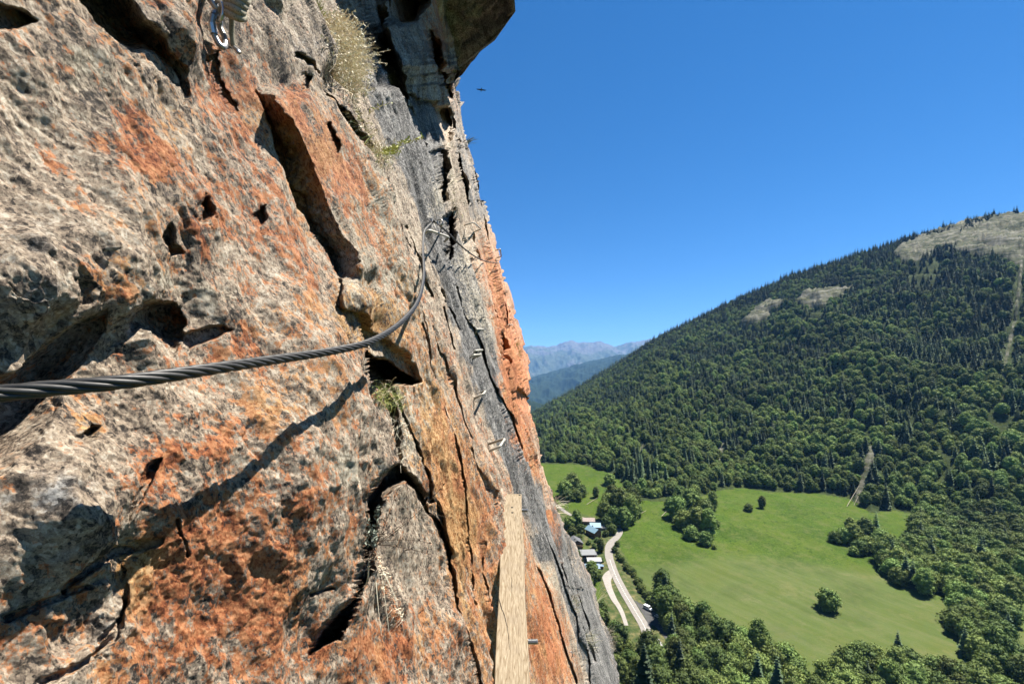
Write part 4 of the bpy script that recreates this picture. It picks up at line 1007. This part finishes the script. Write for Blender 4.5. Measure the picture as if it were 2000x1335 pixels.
# logs and posts
M['dead_wood'] = simple('bleached_wood', (.36,.31,.24), .9, 0, .2, 3)
for a, b, r__, lb in (((1654,989),(1678,970),.22,'long bleached trunk fallen out of the forest onto the upper meadow'),((1668,986),(1682,975),.18,'shorter bleached trunk lying beside the long fallen one'),
                 ((1246,1006),(1262,997),.3,'pale log lying at the meadow edge beside the roadside copse'),((1292,1008),(1304,998),.25,'pale log lying at the meadow edge near the oblong copse'),
                 ((1146,984),(1168,972),.25,'bleached log lying in the small far clearing')):
    A, B = gpt(*a), gpt(*b); mb = MB(); mb.tube([Vector((0,0,.3)), (B-A)*.5+Vector((0,0,.6)), B-A+Vector((0,0,.5))], [r__, r__*.8, r__*.45], 8)
    mb.obj('fallen_log', M['dead_wood'], None, label=lb, cat='log', loc=A)
for (px, py), lb in zip(((1103,995),(1109,992)), ('wooden pole by the upper road, the left one of two', 'wooden pole by the upper road, the right one of two')):
    A = gpt(px, py); mb = MB(); mb.tube([(0,0,-.5),(0,0,6.5)], [.16,.11], 8); mb.box(-.9,.9,-.06,.06,5.9,6.05); mb.obj('utility_pole', M['dead_wood'], None, label=lb, cat='pole', loc=A)

# ------------------------------------------------------------------ ironware on the wall
def spline(pts, n):
    pts = [Vector(p) for p in pts]; out = []; m = len(pts)-1
    for k_ in range(n):
        f = k_/(n-1)*m; i = min(int(f), m-1); t_ = f-i
        a, b, c_, d = pts[max(i-1,0)], pts[i], pts[i+1], pts[min(i+2,m)]
        out.append(.5*((2*b)+(-a+c_)*t_+(2*a-5*b+4*c_-d)*t_*t_+(-a+3*b-3*c_+d)*t_**3))
    return out
def even(pts, n):
    L_ = [0]
    for a, b in zip(pts[:-1], pts[1:]): L_.append(L_[-1]+(b-a).length)
    A = np.array([p[:] for p in pts]); s = np.linspace(0, L_[-1], n)
    return np.stack([np.interp(s, L_, A[:, k_]) for k_ in range(3)], -1), s
CAB = [(-420,790,.26),(-200,780,.285),(-60,772,.307),(0,768,.318),(100,758,.338),(250,744,.375),(400,722,.445),(550,700,.575),(650,685,.69),(720,668,.80),(770,640,.97),(800,612,1.14),(815,590,1.30),(824,562,1.55),(828,530,1.82),(826,490,2.15),(828,455,2.35),(836,442,2.42),(846,433,2.46)]
M['cable'] = simple('dark_wire_rope', (.055,.053,.050), .5, .4, .35, 90)
def wire_rope(name, label, ctrl, Rr, n, pitch, strands=6, seg=18, cat='cable'):
    P_, s = even(spline([px2(*c_) for c_ in ctrl], 600), n)
    T_ = np.gradient(P_, axis=0); T_ /= np.linalg.norm(T_, axis=1, keepdims=True)
    up = np.array([0, 0, 1.]); A_ = np.zeros_like(P_); ref = np.cross(T_[0], up)
    for i in range(n):
        a = ref - T_[i]*ref.dot(T_[i]); a /= np.linalg.norm(a); A_[i] = a; ref = a
    B_ = np.cross(T_, A_)
    root = thing(name, label, cat, tuple(P_[n//2])); o = P_[n//2]
    ang = np.linspace(0, 2*np.pi, seg, endpoint=False)
    for k_ in range(strands):
        ph = 2*np.pi*k_/strands + 2*np.pi*s/pitch
        cs, sn = np.cos(ph)[:, None], np.sin(ph)[:, None]
        rad = A_*cs + B_*sn; tan_ = -A_*sn + B_*cs
        C_ = P_ + rad*Rr*.63
        lob = (ang[None, :] + 2*np.pi*s[:, None]/(pitch*.42))
        rr = Rr*.385*(1 + .13*np.abs(np.sin(lob*seg/4)))
        V_ = C_[:, None, :] + (rad[:, None, :]*np.cos(ang)[None, :, None] + tan_[:, None, :]*np.sin(ang)[None, :, None])*rr[..., None] - o
        i = np.arange(n-1)[:, None]*seg + np.arange(seg)[None, :]; j = np.arange(n-1)[:, None]*seg + (np.arange(seg)[None, :]+1) % seg
        fs = np.stack([i, i+seg, j+seg, j], -1).reshape(-1, 4)
        link('strand', mesh_np('strand', V_.reshape(-1, 3), fs, M['cable']), root)
    mb = MB(); mb.tube([Vector(p-o) for p in P_[::4]], Rr*.42, 8); mb.obj('core', M['cable'], root, True)
    return root
wire_rope('steel_cable', 'thick twisted steel cable sagging along the rock from the left edge', CAB, .0064, 760, .115)
wire_rope('thin_steel_cable', 'thin steel cable running from the eye bolt to the far rock edge',
          [(848,432,2.45),(860,441,2.65),(880,460,3.0),(905,484,3.7),(930,502,4.8),(952,511,6.4),(974,514,9.5)], .0085, 160, .115, 3, 8)

def rod(mb, pts, r__, n=8): mb.tube(pts, r__, n)
def staple(label, pr, grp='metal rungs set in the rock', r__=.008, Ys=None, mat='rung', pad=True):
    a, b, c_, d = pr
    pa, pd = wall(*a, -.03), wall(*d, -.03)
    ya, yd = (pa.y, pd.y) if Ys is None else Ys
    if Ys is not None: pa, pd = px2(*a, ya), px2(*d, yd)
    pb, pc = px2(*b, ya*.985), px2(*c_, yd*.985)
    pts = [pa, pa.lerp(pb, .86), pb.lerp(pc, .12) if False else pb, pb.lerp(pc, .5), pc, pc.lerp(pd, .14), pd]
    mb = MB(); o = pa.lerp(pd, .5); rod(mb, [p-o for p in (pa, pa.lerp(pb, .93), pb.lerp(pc, .07), pb.lerp(pc, .93), pc.lerp(pd, .07), pd)], r__)
    return mb.obj('climbing_rung', M[mat], None, True, label=label, cat='rung', group=grp, loc=o)
staple('pale metal rung nearest above the wooden plank', [(948,880),(977,871),(986,856),(951,867)], r__=.0085)
staple('metal rung with a short dark shadow, next above the rung over the plank', [(926,778),(944,769),(948,763),(934,769)])
staple('lower one of a close pair of rungs on the black streak', [(916,698),(926,693),(940,692),(922,699)])
staple('upper one of a close pair of rungs on the black streak', [(922,689),(930,684),(943,683),(930,690)])
staple('rung on the black streak above the close pair of rungs', [(924,648),(932,642),(944,643),(935,649)])
staple('rung seen nearly edge on in the orange rock near the skyline', [(984,636),(993,633),(1002,634),(992,637)])
staple('curved rung in orange rock between the black streak and the skyline', [(951,632),(953,625),(969,625),(970,630)])
staple('wide square rung high up, right of the eye bolt', [(903,442),(925,434),(940,447),(914,458)])
staple('square rung standing out against the sky at the rock edge', [(968,489),(977,486),(979,501),(971,503)], Ys=(9.5,9.8), r__=.014)
staple('broad rung just below the eye bolt where the cable ends', [(821,461),(838,449),(877,463),(868,472)], r__=.008, Ys=(2.72,3.2))
# eye bolt
c0 = px2(859, 434, 2.48); mb = MB(); mb.tube([Vector((math.cos(a)*.017, 0, math.sin(a)*.017)) for a in np.linspace(0, 2*math.pi, 25)], .0042, 8, cap=False)
eye = thing('eye_bolt', 'ring headed bolt where the thick cable is fixed to the rock', 'bolt', tuple(c0)); mb.obj('ring', M['steel'], eye, True)
w0 = wall(868, 452, -.03)-c0; e0 = px2(842,432,2.46)-c0
mb = MB(); mb.tube([e0, Vector((-.017,0,0))], .0055, 8); mb.tube([Vector((.012,0,-.012)), w0], .006, 8); mb.obj('shank', M['steel'], eye, True)
mb = MB(); mb.box(-.006,.006,-.006,.006,-.004,.016); cl2 = mb.obj('cable_clamp', M['steel'], eye); cl2.location = e0

# the plank on its rods
pl0, pl1 = px2(1000, 964, 2.85), px2(1000, 1335, 1.55)
dirp = (pl1-pl0).normalized(); pl2 = pl1 + dirp*.9
xax = Vector((1, 0, 0)); zax = xax.cross(dirp).normalized()
if zax.z < 0: zax = -zax
Lp = (pl2-pl0).length
t = NT('weathered_plank'); uv = t.attr('plankco', 'Vector')
mp = t.n('Mapping'); mp.inputs['Scale'].default_value = (1, .09, 1); t.l(uv, mp.inputs[0])
wn_ = t.n('TexNoise'); wn_.inputs['Scale'].default_value = 26; wn_.inputs['Detail'].default_value = 3; t.l(mp.outputs[0], wn_.inputs['Vector'])
grn = t.math('FRACT', t.math('MULTIPLY', wn_.outputs['Fac'], 13))
grn2 = t.math('ABSOLUTE', t.math('SUBTRACT', grn, .5))
fib = t.noise(mp.outputs[0], 420, 6, .7); blot = t.noise(uv, 9, 4, .6)
c = t.ramp(grn2, [(.0, (.17,.115,.06)), (.12, (.30,.235,.150)), (.5, (.42,.345,.235))])
c = t.mix(t.ramp(fib, [(.35, .75), (.6, 0)]), c, (.19,.14,.085))
c = t.mix(t.ramp(blot, [(.5, 0), (.72, .6)]), c, (.25,.20,.14))
hgt = t.math('ADD', t.math('MULTIPLY', grn2, .8), fib)
M['plank'] = t.bsdf(c, .8, 0, t.bump(hgt, .6, .002), .2)
rn = 150; cn = 16
PS = .915
prof = [(-.067, -.030), (-.069, -.004), (-.066, 0)] + [(x, 0) for x in np.linspace(-.055, .055, 9)] + [(.066, 0), (.069, -.004), (.067, -.030), (-.0, -.031)]
pv = []; pc = []
for i in range(rn):
    s = Lp*i/(rn-1)
    for j, (x, z) in enumerate(prof):
        e = .0022*math.sin(s*9+j*.2) + .0016*float(perlin(s*14, j*.0+(1 if x > 0 else 0), 0, 3)) if abs(x) > .06 else 0
        zz = z + (.0012*float(perlin(s*12, x*40, .5, 5)) if z > -.01 else 0)
        notch = 0.0
        pv.append((x+e, s, zz)); pc.append((x, s, z))
k_ = len(prof)
fs = [(i*k_+j, i*k_+(j+1) % k_, (i+1)*k_+(j+1) % k_, (i+1)*k_+j) for i in range(rn-1) for j in range(k_)]
me = mesh_np('plank', pv, fs, M['plank'], False); vattr(me, 'plankco', pc)
plk = thing('wooden_plank', 'weathered pale wooden plank fixed along the rock as a footway', 'plank', tuple(pl0))
plk.matrix_world = Matrix(((xax.x, dirp.x, zax.x, pl0.x), (xax.y, dirp.y, zax.y, pl0.y), (xax.z, dirp.z, zax.z, pl0.z), (0,0,0,1))) @ Matrix.Diagonal((.915, 1, 1, 1))
link('board', me, plk)
MB().add([pv[j] for j in range(k_)], [tuple(range(k_))]).obj('end_grain', M['plank'], plk)
M['hole'] = simple('dark_hole', (.015,.012,.01), .95)
for sx, sy in ((0.0,.165),(0.002,.225),(.055,.015)):
    mb = MB(); mb.tube([(sx, sy, -.004), (sx, sy, .0012)], .0075, 12); mb.obj('bolt_hole', M['hole'], plk)
for s, x0 in ((.98,-.066),):                                   # long splits
    mb = MB(); pts_ = [(-.066,.93),(-.05,.99),(-.035,1.03),(-.022,1.09),(-.014,1.15),(-.010,1.2)]
    for (ax, ay), (bx_, by_) in zip(pts_[:-1], pts_[1:]):
        w_ = .0035*(1-ax*0)*max(.15, 1-(ay-.93)/.3); mb.add([(ax-w_/2, ay, .0015), (ax+w_/2, ay, .0015), (bx_+w_/2, by_, .0015), (bx_-w_/2, by_, .0015)], [(0,1,2,3)])
    mb.obj('crack', M['hole'], plk)
random.seed(8)
for _ in range(7):
    x = random.uniform(-.05,.055); s = random.uniform(.1, 1.6); l = random.uniform(.06,.2); mb = MB()
    mb.add([(x, s, .0014), (x+.0012, s+l*.5, .0014), (x+.001, s+l, .0014), (x-.0008, s+l*.5, .0014)], [(0,1,2,3)]); mb.obj('crack', M['hole'], plk)
def bar(label, px, py, Yb, back=.10, out=.065, r__=.011):
    p = px2(px, py, Yb); mb = MB()
    n_ = 22; pts_ = [Vector((-back + (back+out)*i/n_, 0, 0)) for i in range(n_+1)]
    mb.tube(pts_, [r__*(1 if i % 2 else .84) for i in range(n_+1)], 10)
    return mb.obj('support_rod', M['bright_steel'], None, label=label, cat='rod', group='ribbed steel rods under the plank', loc=p)
bar('short ribbed steel rod sticking out near the far end of the plank', 1017, 996, 2.76, back=.0, out=.045)
bar('thick ribbed steel rod sticking out halfway down the plank', 1031, 1252, 1.81, back=.0, out=.042)
mb = MB(); pz = wall(1111, 1276, .015); mb.tube([Vector((math.cos(a)*.02, .0, math.sin(a)*.032)) for a in np.linspace(-1.9, 1.9, 18)], .0055, 8)
mb.tube([(-.012,0,.03), (-.04,.01,.036)], .0045, 6)
mb.obj('rock_hook', M['steel'], None, True, label='small steel hook in the grey rock low on the right', cat='hook', loc=pz)

# quick link, hanging ring and rope at the top left
Yq = .86
def loop(pts, r__, name, mat, parent, n=10, closed=True, N=60):
    pp = spline([px2(*p) for p in (pts+[pts[0]] if closed else pts)], N); o = Vector(parent.location)
    mb = MB(); mb.tube([p-o for p in pp], r__, n, cap=not closed); return mb.obj(name, M[mat], parent, True)
ql = thing('quick_link', 'oval steel link hanging from a ring high on the left', 'link', tuple(px2(428,60,Yq)))
loop([(417,30,.85),(414,45,.85),(418,66,.855),(427,85,.86),(435,92,.865),(440,87,.88),(438,72,.885),(431,56,.885),(429,42,.88),(425,29,.865),(420,25,.855)], .0054, 'ring', 'steel', ql)
MB().tube([Vector(px2(414.5,47,.85))-ql.location, Vector(px2(418.5,67,.854))-ql.location], .0070, 8).obj('sleeve', M['bright_steel'], ql)
rg = thing('hanging_ring', 'pale metal ring the oval link hangs from', 'ring', tuple(px2(425,20,Yq)))
loop([(424,2,.86),(432,6,.855),(436,18,.85),(434,32,.85),(427,42,.855),(422,38,.87),(424,20,.88),(420,8,.88)], .0034, 'ring', 'bright_steel', rg)
t = NT('flecked_rope'); uv = t.attr('ropeco', 'Vector')
ck = t.noise(uv, 1, 1, .5); st_ = t.ramp(ck, [(.60, (.42,.37,.27)), (.63, (.03,.03,.03))], 'CONSTANT')
wv = t.n('TexWave'); wv.inputs['Scale'].default_value = 1.6; t.l(uv, wv.inputs['Vector'])
M['rope'] = t.bsdf(st_, .85, 0, t.bump(wv.outputs['Fac'], .5, .0012), .1)
def rope_tube(parent, pts, r__, N=40, name='coil', mat='rope'):
    pp = spline([px2(*p) for p in pts], N); o = Vector(parent.location); seg = 10
    mb = MB(); mb.tube([p-o for p in pp], r__, seg); me = mb.mesh(name, M[mat], True)
    uvv = [(j*.9, i*1.6, 0) for i in range(N) for j in range(seg)]; vattr(me, 'ropeco', uvv); return link(name, me, parent)
kn = thing('rope_knot', 'tan black flecked rope wrapped in coils beside the oval link', 'rope', tuple(px2(456,15,Yq)))
for pts in ([(436,22,.87),(447,27,.845),(460,33,.84),(472,36,.85),(476,30,.87)], [(437,12,.87),(450,14,.84),(464,21,.835),(474,24,.85),(475,18,.87)], [(441,2,.87),(454,3,.84),(468,9,.835),(478,13,.85),(480,6,.87)],
            [(446,-10,.87),(458,-8,.84),(472,-2,.835),(482,3,.85),(484,-4,.87)], [(438,12,.87),(434,18,.86),(437,25,.87)], [(450,-20,.87),(462,-18,.84),(478,-10,.835),(486,-8,.86)]):
    rope_tube(kn, pts, .0068)
rope_tube(kn, [(451,22,.875),(453,45,.885),(453,70,.89),(456,90,.895)], .0050, name='tail', mat='rope')
MB().tube([Vector(px2(457,93,.89))-kn.location, Vector(px2(466,101,.885))-kn.location, Vector(px2(468,104,.885))-kn.location], [.004,.0045,.003], 8).obj('tail_tip', M['bright_steel'], kn)
stp = thing('steel_strap', 'steel strap reaching down to the ring from above the frame', 'strap', tuple(px2(404,-30,.87)))
mb = MB(); mb.tube([px2(392,-60,.89)-stp.location, px2(405,-10,.875)-stp.location, px2(426,20,.868)-stp.location], [.0075,.0075,.006], 8); mb.obj('strap', M['steel'], stp, True)

# ------------------------------------------------------------------ plants growing on the wall
M['straw'] = simple('dry_grass', (.84,.64,.44), .8, 0, .3, 30)
M['straw_pale'] = simple('pale_dry_stem', (.95,.80,.58), .8, 0, .2, 30)
M['green_blade'] = simple('green_blade', (.20,.26,.07), .7, 0, .35, 30)
M['yellow_green'] = simple('yellow_green_leaf', (.50,.52,.13), .7, 0, .25, 30)
M['sage'] = simple('silver_leaf', (.26,.29,.22), .8, 0, .2, 30)
M['twig'] = simple('brown_twig', (.16,.11,.075), .9, 0, .3, 30)
def wisp(mb, o, px0, py0, px1, py1, l0, l1, wd, bend=.2, seg=5, m=0, base=None):
    a = (base or wall(px0, py0, l0)); Yt = a.y*(1-l1)
    b = px2(px1, py1, Yt); mid = a.lerp(b, .5) + Vector((random.uniform(-1,1)*bend, random.uniform(-.5,.5)*bend, bend*random.uniform(.2,1)))*(b-a).length
    pts_ = [((1-f)**2)*a + 2*f*(1-f)*mid + f*f*b - o for f in [i/seg for i in range(seg+1)]]
    mb.ribbon(pts_, wd, None, m); return pts_
def tuft(name, label, area, n, ln, ang, wd, mats, wts, lift=(.02,.10), heads=0, cat='grass tuft', bend=.25, spread=35):
    cx_, cy_ = sum(p[0] for p in area)/len(area), sum(p[1] for p in area)/len(area); o = wall(cx_, cy_)
    r_ = thing(name, label, cat, tuple(o)); mbs = [MB() for _ in mats]; hd = MB()
    A = np.array(area); x0, y0 = A.min(0); x1, y1 = A.max(0); cnt = 0
    while cnt < n:
        x, y = random.uniform(x0, x1), random.uniform(y0, y1)
        if poly_sd(np.array([x]), np.array([y]), area)[0] < 0: continue
        cnt += 1; k_ = random.choices(range(len(mats)), wts)[0]
        th = R(random.gauss(ang, spread)); l = ln*random.uniform(.4,1.25)
        p_ = wisp(mbs[k_], o, x, y, x+math.cos(th)*l, y-math.sin(th)*l, random.uniform(0,.01), random.uniform(*lift), wd, bend, 4)
        if heads and random.random() < heads:
            for _ in range(3):
                q_ = p_[-1].lerp(p_[-2], random.uniform(0,.9)); d = Vector((random.uniform(-1,1), random.uniform(-1,1), random.uniform(-1,1)))*wd*3.2
                hd.add([q_, q_+d, q_+d*.4+Vector((d.z, d.x, d.y))*.6], [(0,1,2)])
    for k_, (mb, m_) in enumerate(zip(mbs, mats)):
        if mb.v: mb.obj('stem' if 'straw' in m_ or m_ == 'twig' else 'blade', M[m_], r_, kind='stuff')
    if hd.v: hd.obj('seed_head', M['straw_pale'], r_, kind='stuff')
    return r_
random.seed(21)
tuft('dry_grass_tuft', 'big pale dry grass tuft high on the wall beside the black chute', [(618,60),(650,40),(690,70),(708,110),(700,160),(680,200),(655,195),(635,150),(615,110)], 2300, 34, 40, .0030, ['straw','straw_pale'], [4,5], (.02,.07), .5, bend=.3, spread=60)
tuft('dry_grass_tuft', 'thin dry grass trailing down below the big pale tuft', [(655,190),(680,195),(700,240),(740,300),(750,335),(720,340),(690,290),(665,240)], 620, 26, 60, .0024, ['straw','straw_pale','yellow_green'], [4,3,3], (.01,.04), .4, bend=.3, spread=60)
tuft('green_sprig', 'yellow green flowering sprig leaning out over the black streak', [(735,300),(760,285),(770,300),(745,320)], 60, 22, 20, .0035, ['yellow_green','green_blade'], [4,1], (.01,.05), .5, 'plant')
tuft('grass_tuft', 'small green tuft at the very top beside the grey slab', [(612,10),(625,5),(632,40),(620,48)], 120, 16, 70, .0024, ['green_blade','yellow_green'], [1,1], (.01,.04))
# long arching stalks with side twigs
def stalks(name, label, lst, wd, mat, leaf=None, nleaf=0, ls=.01, cat='plant', lift=.0, tip=.03):
    o = wall(lst[0][0], lst[0][1]); r_ = thing(name, label, cat, tuple(o)); lf = MB()
    for s_ in lst:
        mb = MB(); pts_ = wisp(mb, o, s_[0], s_[1], s_[2], s_[3], lift, s_[4] if len(s_) > 4 else tip, wd, .10, 8)
        mb2 = MB(); mb2.tube([Vector(p) for p in pts_], [wd*.5*(1-.6*i/len(pts_)) for i in range(len(pts_))], 4); mb2.obj('stem', M[mat], r_)
        for _ in range(nleaf):
            f = random.uniform(.15,1); i = min(int(f*(len(pts_)-1)), len(pts_)-2); q_ = pts_[i].lerp(pts_[i+1], f*(len(pts_)-1)-i)
            d = Vector((random.uniform(-1,1), random.uniform(-.6,.6), random.uniform(-.6,1))).normalized()*ls*random.uniform(.5,1.2)
            e = d.cross(Vector((random.uniform(-1,1), 1, random.uniform(-1,1)))).normalized()*ls*.16
            lf.add([q_, q_+d*.5+e, q_+d, q_+d*.5-e], [(0,1,2,3)])
    if leaf and lf.v: lf.obj('leaf', M[leaf], r_, kind='stuff')
    return r_
stalks('dry_stalks', 'thin pale stalks fanning right from the big dry tuft across the dark chute', [(680,110,722,46,.10),(685,120,724,72,.10),(690,125,732,82,.12),(690,125,763,98,.14),(690,135,757,124,.14),(688,140,740,132,.10),(690,135,738,138,.09),(680,105,700,60,.1),(675,100,696,35,.08),(690,130,716,60,.1),(685,128,745,108,.12),(680,90,670,20,.05),(675,95,684,40,.06)], .0022, 'straw_pale', 'straw_pale', 14, .016)
stalks('green_sprig', 'long green flowering shoot pointing right over the black rock', [(742,302,828,266,.06),(760,296,800,270,.04),(752,300,785,298,.03),(745,300,775,285,.03)], .003, 'yellow_green', 'yellow_green', 40, .022)
stalks('dead_flower', 'dry star shaped flower head on a bent stalk under the chute', [(690,165,722,180,.06),(722,180,712,166,.05),(722,180,734,172,.05),(722,180,727,188,.05),(722,180,716,190,.05),(722,180,731,155,.06)], .003, 'straw_pale', 'straw_pale', 8, .016)
stalks('small_dry_plant', 'small plant of three straight dry stalks on the black streak', [(727,222,766,200,.05),(727,222,748,204,.04),(727,222,738,205,.04)], .003, 'straw_pale', 'yellow_green', 4, .02)
random.seed(5)
tuft('green_tuft', 'green tuft hanging out of the open crack under the cable', [(722,770),(745,758),(775,775),(775,800),(750,812),(728,795)], 420, 24, 120, .0013, ['green_blade','yellow_green','straw'], [4,3,1], (.02,.10), 0, 'plant', bend=.5, spread=80)
tuft('dead_roots', 'tangle of dead pale roots and stems hanging down the crack', [(745,815),(775,810),(785,860),(770,900),(755,890),(745,850)], 150, 34, -85, .0013, ['straw_pale','twig','straw'], [3,2,1], (.01,.06), 0, 'plant', bend=.5, spread=40)
stalks('bent_blade', 'single bent grass blade standing in the mouth of the dark hole', [(757,768,774,736,.16),(774,736,784,752,.16),(762,768,770,752,.12)], .0016, 'straw_pale')
stalks('artemisia_sprig', 'silvery leaved sprig at the lower cleft with long thin stems', [(708,1060,702,1030,.08),(708,1070,722,1035,.08),(706,1075,698,1045,.1),(712,1060,735,990,.08),(712,1072,716,1012,.08),(708,1078,728,1050,.08)], .0016, 'twig', 'sage', 30, .011)
stalks('sprawling_plant', 'long thin dark stems reaching right across the grey block', [(706,1072,870,942,.18),(706,1072,800,1012,.16),(708,1072,778,952,.13),(712,1068,842,1082,.16),(710,1060,840,1060,.16),(800,1010,880,1012,.10),(706,1072,760,1030,.14),(706,1074,720,1096,.1)], .0014, 'twig', 'twig', 12, .010)
tuft('dead_roots', 'matted dry roots in the lower cleft beside the grey block', [(700,1085),(712,1090),(735,1150),(755,1190),(750,1235),(735,1225),(715,1180),(700,1130)], 260, 26, -60, .0014, ['twig','straw_pale','straw'], [4,2,2], (.0,.04), 0, 'plant', bend=.5, spread=70)
stalks('dry_stalks', 'few long curved straw stems hanging below the lower cleft', [(705,1110,760,1235,.03),(712,1120,790,1240,.03),(700,1130,745,1240,.04),(690,1140,720,1090,.08),(680,1160,718,1105,.08),(706,1108,778,1180,.03)], .0015, 'straw_pale')
random.seed(9)
tuft('edge_grass', 'bluish green plant sticking out of the skyline above the thin cable', [(905,283),(912,275),(916,285)], 40, 20, 35, .016, ['sage','green_blade'], [3,1], (-.001,.006), 0, 'plant', spread=18)
tuft('edge_grass', 'straw grass on the skyline above the village', [(1078,985),(1090,975),(1096,995),(1085,1005)], 60, 22, 60, .011, ['straw_pale','straw'], [1,1], (-.001,.006), 0, spread=40)
tuft('edge_grass', 'tuft of mixed grass on the grey rock right of the plank', [(1110,1170),(1125,1165),(1130,1190),(1118,1200)], 160, 16, 60, .006, ['green_blade','straw'], [1,2], (-.001,.006), 0, spread=50)
tuft('edge_grass', 'straw tuft low on the grey rock near the hook', [(1135,1235),(1160,1235),(1162,1270),(1140,1265)], 200, 20, 50, .005, ['straw_pale','green_blade','straw'], [2,2,2], (-.001,.006), 0, spread=50)
tuft('edge_grass', 'dry grass hanging on the rock edge above the tall spruce', [(1182,1225),(1190,1225),(1200,1270),(1192,1275)], 90, 18, 60, .006, ['straw_pale','straw'], [1,1], (-.001,.006), 0, spread=50)
tuft('edge_grass', 'few long straw blades on the rock edge beside the side road', [(1160,1175),(1166,1172),(1168,1186),(1163,1186)], 14, 38, 60, .007, ['straw_pale'], [1], (-.001,.006), 0, spread=14)
tuft('edge_grass', 'wispy pale grass under the lip of the rock roof', [(966,42),(974,34),(976,44)], 30, 16, -20, .012, ['straw_pale','sage'], [1,1], (-.001,.006), 0, spread=50)
tuft('edge_grass', 'patch of yellow green grass in the orange rock near the skyline', [(1002,672),(1012,668),(1018,690),(1010,700)], 90, 12, 60, .012, ['yellow_green','straw'], [2,1], (-.001,.006), 0, spread=50)
tuft('edge_grass', 'pale dry growth on the broken rock left of the skyline', [(870,345),(890,340),(905,390),(895,425),(880,400)], 220, 14, 60, .006, ['straw','yellow_green','straw_pale'], [3,1,1], (-.001,.006), 0, spread=60)
# bird
bp = px2(940, 176, 26); bd = thing('bird', 'small dark bird gliding in the blue sky beside the cliff', 'bird', tuple(bp), (0, 0, .2))
M['feather'] = simple('dark_feathers', (.035,.03,.028), .8)
mb = MB(); mb.tube([(0,-.17,.0),(0,-.12,.01),(0,-.02,.0),(0,.08,-.01),(0,.13,0),(0,.17,-.005),(0,.20,-.01)], [.012,.03,.042,.036,.022,.026,.006], 10); mb.obj('body', M['feather'], bd, True); bd.scale = (.75,)*3
MB().add([(-.02,-.10,0),(.02,-.10,0),(.05,-.26,.0),(-.05,-.26,.0),(0,-.12,.01)], [(0,1,2,3),(0,4,1)]).obj('tail', M['feather'], bd)
for s in (-1, 1):
    MB().add([(s*.02,.09,.01),(s*.02,-.08,.01),(s*.15,-.06,.03),(s*.16,.10,.035),(s*.30,-.07,.015),(s*.31,.06,.02),(s*.42,-.09,-.01)], [(0,1,2,3),(3,2,4,5),(5,4,6)] if s > 0 else [(3,2,1,0),(5,4,2,3),(6,4,5)]).obj('wing', M['feather'], bd)

# ------------------------------------------------------------------ air
hz = bpy.data.materials.new('air'); hz.use_nodes = True; hz.node_tree.nodes.clear()
vo = hz.node_tree.nodes.new('ShaderNodeVolumePrincipled'); vo.inputs['Density'].default_value = 3.2e-5; vo.inputs['Color'].default_value = (.20,.48,1,1); vo.inputs['Anisotropy'].default_value = 0
om = hz.node_tree.nodes.new('ShaderNodeOutputMaterial'); hz.node_tree.links.new(vo.outputs[0], om.inputs['Volume'])
MB().box(-20000, 20000, -20000, 20000, -421.5, 2300).obj('haze', hz, kind='stuff')
